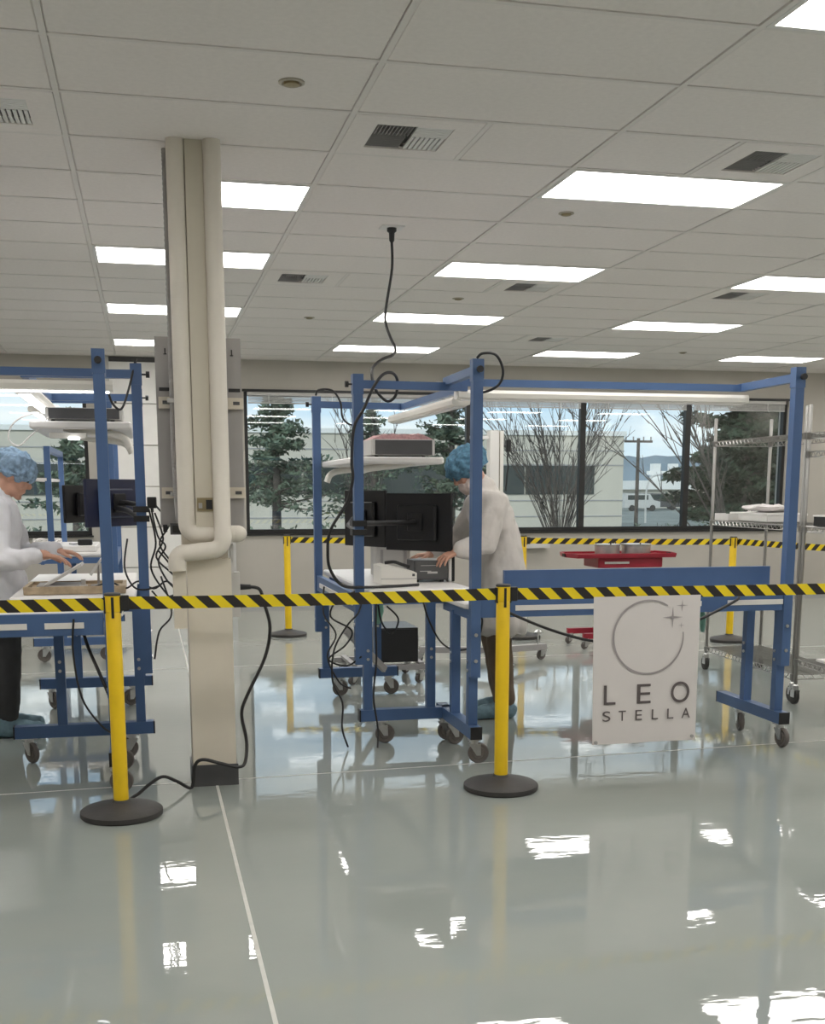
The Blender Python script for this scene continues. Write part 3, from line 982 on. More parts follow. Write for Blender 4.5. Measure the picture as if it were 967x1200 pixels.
# monitors
NAVY = mat('monitor_navy', (.014, .018, .05), .35, var=.1)
def monitor(label, a, b, z0, z1, post, shell=SCREEN):
    d = Vector((b[0] - a[0], b[1] - a[1], 0)); L = d.length
    ang = math.atan2(d.y, d.x)
    t = thing('monitor', label, 'monitor', (a[0], a[1], z0), ang, group='monitors seen from behind')
    h = z1 - z0
    MB().box(0, L, 0, .022, 0, h, bev=.004).build('panel', shell, t, local=True)
    MB().box(.006, L - .006, .022, .0235, .012, h - .008).build('screen', mat('screen_glass', (.02, .022, .03), .12), t, local=True)
    bh = MB().box(L * .2, L * .8, -.028, .001, h * .18, h * .8, bev=.012).build('back_housing', shell, t, local=True)
    MB().box(L / 2 - .055, L / 2 + .055, -.042, -.027, h * .5 - .055, h * .5 + .055, bev=.006).build('mount_plate', SCREEN, bh, local=True)
    for k in range(6):
        MB().box(L * .3, L * .7, -.0295, -.0275, h * .24 + k * .008, h * .24 + k * .008 + .003).build('vent_slot', BLACK, bh, local=True)
    # arm from the post clamp to the mount plate (world -> local)
    M_ = Matrix.Translation((a[0], a[1], z0)) @ Matrix.Rotation(ang, 4, 'Z')
    pl = M_.inverted() @ Vector(post)
    mid = (pl + Vector((L / 2, -.10, h * .5))) / 2 + Vector((0, -.05, 0))
    MB().tube([pl, mid, (L / 2, -.09, h * .5), (L / 2, -.04, h * .5)], [.016, .016, .016, .02], 10).build('mount_arm', BLACK, t, local=True, smooth=True)
    MB().box(pl.x - .042, pl.x + .042, pl.y - .042, pl.y + .042, pl.z - .016, pl.z + .016, rot=(-ang, pl.x, pl.y)).build('clamp', BLACK, t, local=True)
    return t
monitor('black monitor on the central bench nearest the person in cream coat', (1.487, 7.24), (1.815, 6.86), 1.085, 1.440, (1.173, 6.48, 1.275))
monitor('black monitor on the central bench just behind the blue post', (1.285, 7.62), (1.485, 7.262), 1.098, 1.458, (1.173, 6.48, 1.225))
monitor('dark blue tinted monitor at the left workstation, the nearer of two', (-.33, 7.02), (-.015, 7.42), 1.245, 1.525, (-.02, 6.43, 1.36), NAVY)
monitor('dark monitor at the left workstation, the farther of two', (-.47, 7.36), (-.20, 7.72), 1.262, 1.49, (-.02, 6.43, 1.31))

# desktop equipment on the central bench
t = thing('label_printer', 'white label printer on the central bench beside the blue post', 'printer', (1.46, 6.83, .903))
MB().prism([(1.350, .905), (1.568, .905), (1.568, .972), (1.545, .984), (1.39, 1.02), (1.350, 1.015)], (0, 6.72, 0), (1, 0, 0), (0, 0, 1), (0, 1, 0), .24).build('body', LEDW, t)
MB().box(1.349, 1.57, 6.717, 6.722, .938, .941).build('seam', GREYM, t)
MB().box(1.54, 1.555, 6.716, 6.722, .953, .968).build('button', GREYD, t)
MB().tube(spline([(1.39, 6.80, 1.030), (1.44, 6.78, 1.036), (1.49, 6.80, 1.020), (1.54, 6.79, 1.004)], 4), .010, 8).build('paper_guide', BLACK, t, smooth=True)
t = thing('control_box', 'dark grey control box with white markings under the resting hand', 'control box', (1.70, 7.0, .903))
MB().box(1.588, 1.806, 6.885, 7.09, .915, 1.036, bev=.006).build('case', GREYD, t)
f = MB().box(1.598, 1.796, 6.880, 6.886, .925, 1.028).build('front_panel', mat('panel_charcoal', (.10, .10, .10), .5), t)
MB().box(1.63, 1.73, 6.878, 6.881, 1.003, 1.0055).build('marking', GREYL, f)
MB().box(1.625, 1.695, 6.878, 6.881, .968, .972).build('marking', GREYL, f)
MB().box(1.672, 1.735, 6.878, 6.881, .955, .967).build('marking', GREYL, f)
for x in (1.61, 1.77):
    for y in (6.91, 7.06):
        MB().lathe([(.014, 0), (.014, .014)], (x, y, .903), 10).build('foot', BLACK, t)
t = thing('instrument_case', 'grey instrument case behind the label printer on the central bench', 'instrument', (1.56, 7.42, .903))
MB().box(1.44, 1.67, 7.34, 7.52, .910, 1.10, bev=.006).build('case', GREYL, t)
for x in (1.47, 1.625):
    MB().box(x, x + .018, 7.332, 7.341, .94, 1.08).build('strap', GREYM, t)
for x in (1.46, 1.63):
    MB().box(x, x + .03, 7.36, 7.50, .903, .911).build('foot', BLACK, t)
t = thing('card_holder', 'narrow white holder with black side beside the control box', 'holder', (1.845, 6.93, .867))
t.location = (1.842, 6.90, .903); LOC[t.name] = (1.842, 6.90, .903)
MB().box(1.809, 1.829, 6.89, 6.97, .903, 1.055, bev=.004).build('front', LAMIN, t)
MB().box(1.829, 1.832 + .018, 6.895, 6.975, .903, 1.07, bev=.004).build('backing', BLACK, t)

# objects on the left benches
t = thing('wooden_tray', 'pale wooden work tray on the left bench in front of the person', 'tray', (-.42, 6.7, .904))
MB().box(-.655, -.12, 6.50, 6.92, .904, .928, bev=.004).build('board', WOOD, t)
for (a, b, c, d) in ((-.655, -.12, 6.50, 6.52), (-.655, -.635, 6.52, 6.92), (-.14, -.12, 6.52, 6.92), (-.635, -.14, 6.90, 6.92)):
    MB().box(a, b, c, d, .928, .946).build('rim', WOOD, t)
t = thing('laptop', 'silver laptop tilted open under the hands of the person in white', 'laptop', (-.43, 6.75, .93))
MB().prism([(-.565, .940), (-.36, 1.058), (-.352, 1.046), (-.555, .930)], (0, 6.66, 0), (1, 0, 0), (0, 0, 1), (0, 1, 0), .24).build('screen_lid', GREYL, t)
MB().box(-.60, -.36, 6.66, 6.90, .929, .941).build('keyboard_base', GREYM, t)
t = thing('tilted_tablet', 'small grey tablet propped on a stand beside the laptop', 'tablet', (-.28, 6.75, .93))
MB().prism([(-.315, 1.0), (-.255, 1.085), (-.243, 1.078), (-.303, .992)], (0, 6.64, 0), (1, 0, 0), (0, 0, 1), (0, 1, 0), .15).build('slab', GREYL, t)
MB().bar((-.27, 6.72, .929), (-.268, 6.72, 1.05), .03, .012).build('stand', GREYM, t)
MB().box(-.31, -.22, 6.67, 6.77, .929, .937).build('stand_foot', GREYM, t)
for k, (x, h) in enumerate(((-.345, .05), (-.215, .06))):
    t = thing('clamp_block', ('short grey clamp block on the wooden tray, left one', 'taller grey clamp block on the wooden tray, near the post')[k], 'clamp', (x, 6.58, .929))
    MB().box(x - .02, x + .02, 6.56, 6.60, .929, .929 + h * .4).build('base', GREYL, t)
    MB().box(x - .012, x + .012, 6.57, 6.59, .929 + h * .4, .929 + h).build('jaw', STEEL, t)

# computer on a low dolly under the central bench
t = thing('dolly', 'low grey dolly carrying the black computer under the bench', 'dolly', (1.82, 8.75, 0))
for y in (8.52, 9.0):
    MB().bar((1.42, y, .125), (2.08, y, .125), .05, .04).build('rail', GREYM, t)
for x in (1.5, 2.02):
    MB().bar((x, 8.50, .15), (x, 9.02, .15), .04, .02).build('cross_rail', GREYM, t)
    for y in (8.52, 9.0):
        add_caster(t, x, y, .6, r=.035, ztop=.105)
t = thing('computer_tower', 'black computer case on a dolly beneath the central bench', 'computer', (1.83, 8.75, .16))
MB().box(1.66, 2.0, 8.52, 8.96, .162, .425, bev=.006).build('case', SCREEN, t)
MB().box(1.67, 1.99, 8.512, 8.521, .17, .415).build('front_panel', BLACK, t)
MB().box(1.93, 1.98, 8.509, 8.513, .37, .40).build('drive_door', BLACK, t)
# grey diagonal brace, green tool hanging below the top
MB().bar((1.30, 7.7, .52), (1.62, 7.95, .20), .03, .045).build('brace', GREYM, CB)
t = thing('hanging_scissors', 'green handled tool hanging below the central bench top', 'tool', (1.62, 8.0, .58))
MB().tube(spline([(1.60, 8.0, .80), (1.60, 8.0, .72), (1.605, 8.0, .66)], 4), [.008] * 9, 8).build('blade', STEEL, t, smooth=True)
MB().tube(spline([(1.605, 8.0, .67), (1.595, 8.0, .60), (1.585, 8.0, .52)], 4), [.012, .018, .024, .028, .026, .022, .020, .016, .010], 10).build('handle', GREENH, t, smooth=True)
t = thing('hanging_tool', 'green handled tool hanging under the bench behind the banner', 'tool', (3.30, 6.40, .60))
MB().tube([(3.30, 6.46, .79), (3.30, 6.46, .72)], .006, 8).build('hook', STEEL, t)
MB().tube(spline([(3.30, 6.46, .73), (3.305, 6.46, .68), (3.31, 6.46, .60)], 4), [.010, .016, .020, .022, .022, .020, .018, .014, .010], 10).build('handle', GREENH, t, smooth=True)

# cables of the central station
cable('hanging_cable', [(1.54, 7.28, 2.965), (1.535, 7.25, 2.80), (1.48, 7.15, 2.58), (1.45, 7.05, 2.46), (1.46, 6.96, 2.36), (1.475, 6.88, 2.28), (1.44, 6.80, 2.235), (1.36, 6.72, 2.20), (1.29, 6.64, 2.14),
                       (1.285, 6.60, 2.06), (1.31, 6.58, 2.00), (1.36, 6.56, 1.955), (1.40, 6.53, 1.985), (1.405, 6.50, 2.06), (1.37, 6.46, 2.10), (1.31, 6.43, 2.09), (1.25, 6.40, 2.02), (1.19, 6.38, 1.90), (1.135, 6.38, 1.80), (1.12, 6.38, 1.62),
                       (1.125, 6.38, 1.52), (1.09, 6.39, 1.39), (1.0, 6.40, 1.24), (.985, 6.41, 1.12), (1.0, 6.42, 1.02), (1.07, 6.43, .93), (1.20, 6.46, .915), (1.38, 6.52, .912), (1.55, 6.60, .912)], .0085,
      'long black cord hanging from the ceiling outlet down the central blue post')
cable('light_cable', [(1.69, 5.885, 2.128), (1.715, 5.87, 2.15), (1.79, 5.88, 2.145), (1.835, 5.90, 2.07), (1.82, 5.93, 2.00), (1.75, 5.97, 1.965), (1.70, 6.0, 1.985)], .007, 'black light cord looping at the top of the tall blue post')
cable('light_cable', [(1.173, 8.08, 2.10), (1.19, 8.06, 2.135), (1.28, 8.03, 2.13), (1.33, 8.0, 2.05), (1.34, 7.98, 1.95), (1.39, 7.96, 1.90), (1.47, 7.95, 1.91)], .007, 'black light cord looping at the top of the farther central post')
cable('light_cable', [(-.02, 6.43, 2.12), (-.02, 6.42, 2.13), (-.06, 6.38, 1.98), (-.10, 6.37, 1.88), (-.14, 6.36, 1.90), (-.16, 6.34, 1.95)], .006, 'short black light cord at the left workstation posts')
random.seed(11)
grp = 'cables bundled under the central bench'
ctr = [[(1.17, 6.46, .90), (1.05, 6.5, .84), (1.02, 6.55, .74), (1.14, 6.55, .66), (1.10, 6.52, .58), (1.0, 6.52, .50), (1.10, 6.5, .46), (1.18, 6.45, .52)],
       [(1.20, 6.50, .88), (1.16, 6.42, .78), (1.09, 6.42, .70), (1.02, 6.45, .56), (1.01, 6.45, .38), (1.06, 6.42, .26), (1.05, 6.38, .12), (1.08, 6.36, .012)],
       [(1.26, 6.40, .88), (1.25, 6.38, .70), (1.25, 6.37, .50), (1.23, 6.36, .30), (1.25, 6.34, .12), (1.24, 6.30, .012)],
       [(1.53, 6.44, .86), (1.57, 6.42, .72), (1.63, 6.38, .60), (1.70, 6.30, .56), (1.78, 6.20, .60), (1.78, 6.05, .74), (1.74, 5.98, .83)],
       [(1.30, 6.60, .86), (1.33, 6.62, .70), (1.40, 6.66, .62), (1.45, 6.7, .70), (1.38, 6.7, .78)],
       [(1.08, 7.2, .86), (1.06, 7.1, .70), (1.12, 7.0, .58), (1.05, 6.9, .46), (1.12, 6.9, .30), (1.2, 6.95, .25)]]
clab = ['black cable looping in coils below the central left post', 'black cable with plug dangling to the floor left of the caster', 'black cable dropping straight to the floor beside the caster',
        'black cable sagging between the two central benches', 'black cable tangle beneath the central bench top', 'black cable draped along the rear of the central bench']
for p, l in zip(ctr, clab):
    cable('bench_cable', p, .0055, l, group=grp)
for x, y in ((1.08, 6.36), (1.24, 6.30)):
    pass
cable('bench_cable', [(1.80, 5.84, .86), (1.86, 5.82, .82), (2.1, 5.80, .72), (2.35, 5.80, .655), (2.6, 5.80, .66), (2.9, 5.80, .74), (3.15, 5.80, .85), (3.2, 5.83, .88)], .008, 'thick black cable sagging along the bench behind the banner', group=grp)
lcab = [[(.03, 6.40, 1.38), (.06, 6.40, 1.22), (.10, 6.42, 1.16), (.06, 6.42, 1.08), (.10, 6.42, .98), (.16, 6.44, .90), (.08, 6.46, .86), (.02, 6.42, .92)],
        [(.05, 6.45, 1.34), (.09, 6.46, 1.20), (.05, 6.46, 1.10), (.14, 6.46, 1.0), (.18, 6.46, .92), (.10, 6.46, .88)],
        [(.07, 6.42, 1.0), (.12, 6.40, .80), (.05, 6.40, .70), (.02, 6.40, .55)],
        [(-.10, 6.50, 1.2), (-.12, 6.45, 1.05), (-.08, 6.42, .95), (-.02, 6.40, .93), (.06, 6.40, .95)],
        [(-.35, 5.66, .86), (-.36, 5.66, .70), (-.33, 5.66, .48), (-.25, 5.68, .34), (-.19, 5.64, .30)]]
llab = ['black cable hanging in loops right of the left workstation post', 'thin black cable crossing behind the left workstation post', 'black cable drooping below the left bench edge',
        'black cable lying over the left bench edge', 'thick cable curving under the nearest left bench']
lcab += [[(.02, 6.42, 1.36), (.05, 6.44, 1.18), (.02, 6.43, 1.04), (.10, 6.43, .90), (.17, 6.44, .84), (.20, 6.44, .92), (.13, 6.43, 1.05), (.06, 6.42, 1.14)],
         [(.04, 6.40, 1.40), (.12, 6.42, 1.28), (.07, 6.42, 1.17), (.17, 6.43, 1.03), (.22, 6.45, .97)],
         [(-.30, 6.60, .93), (-.20, 6.56, .96), (-.12, 6.52, .93), (-.05, 6.48, .97), (.03, 6.46, .93), (.10, 6.45, .97), (.16, 6.44, .91)]]
llab += ['long black cable loop hanging to the right of the left station post', 'black cable slanting from the left station post toward the column', 'black cable tangle lying across the left bench end']
t = thing('power_brick', 'black power adapter strapped to the left workstation post', 'adapter', (.035, 6.40, 1.36))
MB().box(.012, .062, 6.385, 6.43, 1.365, 1.425, bev=.006).build('housing', BLACK, t)
MB().cyl((.037, 6.407, 1.365), (.037, 6.407, 1.345), .008, n=8).build('strain_relief', BLACK, t)
for p, l in zip(lcab, llab):
    cable('bench_cable', p, .005, l, group='cables at the left workstation')

# ------------------------------------------------------------------ wire shelving
def wire_rack(label, loc, rz, L, W, H, tiers):
    t = thing('wire_rack', label, 'shelving', loc, rz, group='chrome wire shelving')
    for x in (0, W):
        for y in (0, -L):
            po = MB().lathe([(.0127, .13), (.0127, H), (.010, H + .006), (.001, H + .006)], (x, y, 0), 10).build('post', CHROME, t, local=True, smooth=True)
            cs = MB()
            cs.lathe([(.022, .095), (.022, .13), (.014, .14)], (x, y, 0), 10)
            for s in (-1, 1):
                cs.box(x + s * .02 - .002, x + s * .02 + .002, y - .025, y + .025, .05, .10)
            co = cs.build('caster', STEEL, t, local=True)
            n = 20
            rings = [[(x + a, y + .012 + r_ * math.cos(2 * PI * k / n), .055 + r_ * math.sin(2 * PI * k / n)) for k in range(n)] for r_, a in ((.001, -.014), (.03, -.014), (.055, -.011), (.055, .011), (.03, .014), (.001, .014))]
            MB().quadgrid(rings).build('wheel', RUBBER, co, local=True, smooth=True)
    for z in tiers:
        m_ = MB()
        r_ = .0035
        for zz in (z, z - .035):
            m_.tube([(0, 0, zz), (W, 0, zz)], r_, 6); m_.tube([(0, -L, zz), (W, -L, zz)], r_, 6)
            m_.tube([(0, 0, zz), (0, -L, zz)], r_, 6); m_.tube([(W, 0, zz), (W, -L, zz)], r_, 6)
        def zig(p, q, n):
            p, q = Vector(p), Vector(q)
            m_.tube([p + (q - p) * (k / n) + Vector((0, 0, -.035 if k % 2 else 0)) for k in range(n + 1)], .0028, 5)
        for x in (0, W):
            zig((x, 0, z), (x, -L, z), 46)
        for y in (0, -L):
            zig((0, y, z), (W, y, z), 14)
        sh = m_.build('shelf_rim', CHROME, t, local=True)
        d_ = MB()
        k = int(L / .026)
        for i in range(1, k):
            d_.bar((0, -L * i / k, z + .002), (W, -L * i / k, z + .002), .003, .003)
        for x in (W * .33, W * .67):
            d_.bar((x, 0, z - .003), (x, -L, z - .003), .006, .006)
        d_.build('shelf_wires', CHROME, sh, local=True)
        for x in (0, W):
            for y in (0, -L):
                MB().lathe([(.019, z - .04), (.021, z + .004), (.016, z + .006)], (x, y, 0), 10).build('collar', CHROME, sh, local=True)
    return t
RZ = -.060
wire_rack('chrome wire shelving rack behind the right blue post, with plastic bags', (4.447, 8.60, 0), RZ, 1.46, .47, 2.01, (.19, 1.215, 1.835))
def rk(x, y, z):
    c, s = math.cos(RZ), math.sin(RZ)
    return (4.447 + x * c - y * s, 8.60 + x * s + y * c, z)
wire_rack('second chrome wire shelving rack cut off by the right edge', rk(-.03, -1.56, 0), RZ, 1.5, .47, 2.01, (.31, 1.215, 1.71, 1.83))

def rot_box(mb, x0, x1, y0, y1, z0, z1, bev=.0):
    q = MB().box(x0, x1, y0, y1, z0, z1, bev=bev)
    b = len(mb.v)
    mb.v += [rk(*p) for p in q.v]
    mb.f += [tuple(i + b for i in f) for f in q.f]
    return mb
random.seed(5)
t = thing('parts_box', 'white boxed part under plastic bags on the wire shelf', 'box', rk(.25, -.42, 1.222))
rot_box(MB(), .10, .42, -.75, -.12, 1.222, 1.282, .006).build('carton', LAMIN, t)
rot_box(MB(), .095, .425, -.755, -.115, 1.268, 1.286, .004).build('lid', WHITE, t)
t = thing('frame_part', 'small open white frame part on the wire shelf beside the bags', 'part', rk(.05, -.1, 1.222))
for (a, b, c, d, z0, z1) in ((.0, .085, -.30, -.28, 1.222, 1.275), (.0, .085, -.07, -.05, 1.222, 1.275), (.0, .012, -.28, -.07, 1.222, 1.275), (.073, .085, -.28, -.07, 1.222, 1.24)):
    rot_box(MB(), a, b, c, d, z0, z1).build('rail', LAMIN, t)
def pillow(name, label, cx, cy, cz, rx, ry, rz_, mt, seed, cat='bag'):
    random.seed(seed)
    mb = MB()
    rings = []
    n, m_ = 18, 8
    for i in range(1, m_):
        th = PI * i / m_
        ring = []
        for k in range(n):
            a = 2 * PI * k / n
            f = 1 + random.uniform(-.13, .13)
            sq = (abs(math.cos(a)) ** 4 + abs(math.sin(a)) ** 4) ** -.25
            p = rk(cx + rx * math.sin(th) * math.cos(a) * f * sq * .85, cy + ry * math.sin(th) * math.sin(a) * f * sq * .85, 0)
            ring.append((p[0], p[1], cz + rz_ * (1 - math.cos(th)) * f * .5))
        rings.append(ring)
    return tag(mb.quadgrid(rings).build(name, mt, smooth=True), label, cat)
pillow('plastic_bag', 'crumpled clear plastic bag on top of the white box on the wire shelf', .26, -.45, 1.288, .17, .26, .062, PLASTICBAG, 4)
pillow('plastic_bag', 'smaller crumpled plastic bag at the rear of the wire shelf', .32, -.06, 1.222, .09, .045, .07, PLASTICBAG, 9)
for k in range(2):
    t = thing('storage_bin', ('black fronted bin on the right rack, next to its corner post', 'black fronted bin on the right rack at the picture edge')[k], 'bin', rk(.06 + .17 * k, -1.70, 1.222), group='bins on the right rack')
    x0 = .0 + .165 * k
    rot_box(MB(), x0, x0 + .15, -1.9, -1.62, 1.222, 1.284, .004).build('body', BLACK, t)
    rot_box(MB(), x0 + .008, x0 + .142, -1.904, -1.90, 1.228, 1.284).build('front', GREYD, t)
    rot_box(MB(), x0 - .003, x0 + .153, -1.905, -1.615, 1.284, 1.294).build('rim', LAMIN, t)
t = thing('folded_pad', 'folded pale pad on the low shelf of the right rack', 'pad', rk(.2, -2.0, .317))
rot_box(MB(), .03, .45, -2.6, -1.7, .317, .335, .006).build('sheet', LAMIN, t)
rot_box(MB(), .05, .43, -2.5, -1.8, .335, .352, .006).build('fold', WHITE, t)

# ------------------------------------------------------------------ red cart with steel pots
t = thing('red_cart', 'red metal tool stand with wide tray under the windows', 'cart', (4.32, 10.2, 0))
top = [(3.84, 9.98), (4.81, 9.98), (4.86, 10.2), (4.81, 10.44), (3.84, 10.44), (3.79, 10.2)]
MB().quadgrid([[(x, y, z) for x, y in top] for z in (.838, .858)]).build('tray', RED, t)
for (a, b) in zip(top, top[1:] + top[:1]):
    MB().bar((*a, .866), (*b, .866), .012, .024).build('tray_rim', RED, t)
for x, y in ((3.80, 10.2), (4.85, 10.2)):
    MB().box(x - .02, x + .02, y - .03, y + .03, .845, .872).build('corner_guard', BLACK, t)
dr = MB().box(4.06, 4.70, 10.02, 10.40, .745, .838, bev=.01).build('drawer_box', RED, t)
MB().box(4.12, 4.36, 10.012, 10.021, .782, .802).build('drawer_label', GREYL, dr)
MB().cyl((4.20, 10.2, .12), (4.20, 10.2, .75), .032, n=16).build('pole', GREYM, t, smooth=True)
MB().bar((3.92, 10.0, .12), (4.66, 10.0, .12), .05, .05).build('base_leg', RED, t)
MB().bar((3.92, 10.42, .12), (4.66, 10.42, .12), .05, .05).build('base_leg', RED, t)
MB().bar((4.20, 10.0, .12), (4.20, 10.42, .12), .06, .05).build('base_beam', RED, t)
for x in (3.95, 4.63):
    for y in (10.0, 10.42):
        add_caster(t, x, y, .4, r=.035, ztop=.10)
for k, (x, rad) in enumerate(((4.215, .115), (4.505, .135))):
    t = thing('steel_pot', ('shallow round steel drum at left on the red stand', 'shallow round steel drum at right on the red stand, the wider one')[k], 'drum', (x, 10.2, .859))
    MB().lathe([(rad, 0), (rad, .085), (rad * .96, .088)], (x, 10.2, .859), 28).build('wall', STEEL, t, smooth=True)
    MB().lathe([(rad * .9, .088), (rad * 1.06, .088), (rad * 1.06, .098), (rad * .85, .10), (.001, .10)], (x, 10.2, .859), 28).build('lid', STEEL, t, smooth=True)
    for j in range(3):
        a = j * 2.1 + .4
        MB().lathe([(.007, .098), (.007, .112), (.001, .114)], (x + rad * .95 * math.cos(a), 10.2 + rad * .95 * math.sin(a), .859), 8).build('stud', BLACK, t)

# ------------------------------------------------------------------ mobile mast stand behind the person
t = thing('mast_stand', 'tall white mast stand on grey casters behind the person in cream coat', 'stand', (2.76, 9.05, 0))
MB().box(2.700, 2.775, 9.0, 9.10, .14, 1.925).build('mast', WHITE, t)
MB().box(2.783, 2.812, 9.0, 9.10, .14, 1.922).build('guide_rail', LEDW, t)
MB().box(2.775, 2.783, 9.02, 9.08, .14, 1.915).build('slot', BRASS, t)
MB().box(2.55, 2.70, 9.04, 9.07, 1.86, 1.885).build('crossarm', WHITE, t)
hn = MB().cyl((2.812, 9.05, 1.81), (2.85, 9.05, 1.81), .012, n=10).build('spindle', GREYD, t)
MB().box(2.846, 2.885, 9.02, 9.07, 1.76, 1.86, bev=.01).build('dial', BLACK, hn)
MB().tube(spline([(2.865, 9.05, 1.76), (2.86, 9.05, 1.70), (2.868, 9.05, 1.64), (2.858, 9.05, 1.58), (2.85, 9.05, 1.45)], 5), .007, 6).build('dial_cable', BLACK, hn)
MB().bar((2.76, 9.05, .155), (3.34, 9.45, .115), .07, .05).build('leg', GREYM, t)
MB().bar((2.76, 9.05, .155), (2.25, 9.5, .115), .07, .05).build('leg', GREYM, t)
MB().bar((2.76, 9.05, .155), (2.74, 8.55, .115), .07, .05).build('leg', GREYM, t)
for x, y in ((3.34, 9.46), (2.25, 9.5), (2.74, 8.55)):
    add_caster(t, x, y, .2, r=.042, ztop=.11)
lv = MB().cyl((3.27, 9.40, .13), (3.27, 9.40, .24), .007, n=8).build('levelling_screw', STEEL, t)
MB().lathe([(.001, .24), (.035, .24), (.035, .252), (.012, .27)], (3.27, 9.40, 0), 14).build('levelling_knob', STEEL, lv)
# small wall tray behind
t = thing('wall_tray', 'small grey tray fixed on the wall behind the rear barrier post', 'tray', (5.0, YB - .06, .70))
MB().box(4.83, 5.25, YB - .12, YB - .002, .69, .70).build('base', GREYM, t)
MB().box(4.83, 5.25, YB - .124, YB - .118, .69, .76).build('front_lip', GREYL, t)

# ------------------------------------------------------------------ people
from mathutils import noise as mnoise

def organic(mb, name, mt, parent, voxel, smooth_it=4, disp=0.0, dscale=7.0, fold=0.0):
    me = bpy.data.meshes.new(name)
    me.from_pydata([tuple(p) for p in mb.v], [], mb.f)
    bm = bmesh.new(); bm.from_mesh(me)
    bmesh.ops.recalc_face_normals(bm, faces=bm.faces)
    bm.to_mesh(me); bm.free()
    tmp = bpy.data.objects.new(name + '_tmp', me)
    C.objects.link(tmp)
    r = tmp.modifiers.new('r', 'REMESH'); r.mode = 'VOXEL'; r.voxel_size = voxel; r.adaptivity = 0
    s = tmp.modifiers.new('s', 'SMOOTH'); s.factor = .5; s.iterations = smooth_it
    bpy.context.view_layer.update()
    dg = bpy.context.evaluated_depsgraph_get()
    out = bpy.data.meshes.new_from_object(tmp.evaluated_get(dg))
    bpy.data.objects.remove(tmp)
    if disp or fold:
        nn = [v.normal.copy() for v in out.vertices]
        for v, n_ in zip(out.vertices, nn):
            k = 0
            if disp:
                k += disp * (mnoise.noise(Vector((v.co.x * dscale, v.co.y * dscale, v.co.z * dscale * .6))) + .55 * mnoise.noise(Vector((v.co.x * dscale * 2.3 + v.co.z * 6, v.co.y * dscale * 2.3, v.co.z * dscale * 1.7 + 5))))
            if fold and v.co.z < 1.0:
                k += fold * min(1, (1.0 - v.co.z) * 2.5) * math.sin(9 * math.atan2(v.co.y, v.co.x - .02) + 2 * mnoise.noise(v.co * 3))
            v.co += n_ * k
    out.materials.clear(); out.materials.append(mt)
    out.polygons.foreach_set('use_smooth', [True] * len(out.polygons))
    o = bpy.data.objects.new(name, out)
    C.objects.link(o)
    o.parent = parent
    return o


def limb(mb, pts, rad, n=14):
    for p, r in zip(pts, rad):
        mb.ellipsoid(p, (r, r, r), 14, 10)
    for k in range(len(pts) - 1):
        mb.tube([pts[k], pts[k + 1]], [rad[k], rad[k + 1]], n)


def hand(mb, wrist, fdir, down, side, curl=.35, spread=.16):
    """palm + five fingers. fdir: pointing direction, down: palm normal, side: unit vector toward the thumb"""
    w, f, d = Vector(wrist), Vector(fdir).normalized(), Vector(down).normalized()
    d = (d - f * d.dot(f)).normalized()
    s = Vector(side); s = (s - f * s.dot(f) - d * s.dot(d)).normalized()
    limb(mb, [w - f * .02, w + f * .012], [.026, .025])
    for k in range(-3, 4):
        a = w + f * .015 + s * (k * .0085)
        b = w + f * (.085 - abs(k - .5) * .002) + s * (k * .0105)
        limb(mb, [a, b], [.014, .0125], 8)
    for k, L in enumerate((.072, .080, .074, .058)):        # index .. little
        off = (.033 - k * .022)
        dirn = (f + s * (spread * (1.1 - k * .75))).normalized()
        p = w + f * (.083 if k < 3 else .076) + s * off
        pts = [p]
        ang = .12
        for j, fr in enumerate((.45, .32, .23)):
            ang += curl * (1.0 if j else .5)
            p = p + (dirn * math.cos(ang) + d * math.sin(ang)) * (L * fr)
            pts.append(p)
        limb(mb, pts, [.0098, .0092, .0084, .0072], 10)
    p = w + f * .022 + s * .026
    q1 = p + (f * .6 + s * .75 + d * .25).normalized() * .036
    q2 = q1 + (f * .9 + s * .35 + d * .3).normalized() * .030
    q3 = q2 + (f * .95 + s * .1 + d * .35).normalized() * .024
    limb(mb, [p, q1, q2, q3], [.015, .0118, .0105, .0085], 10)


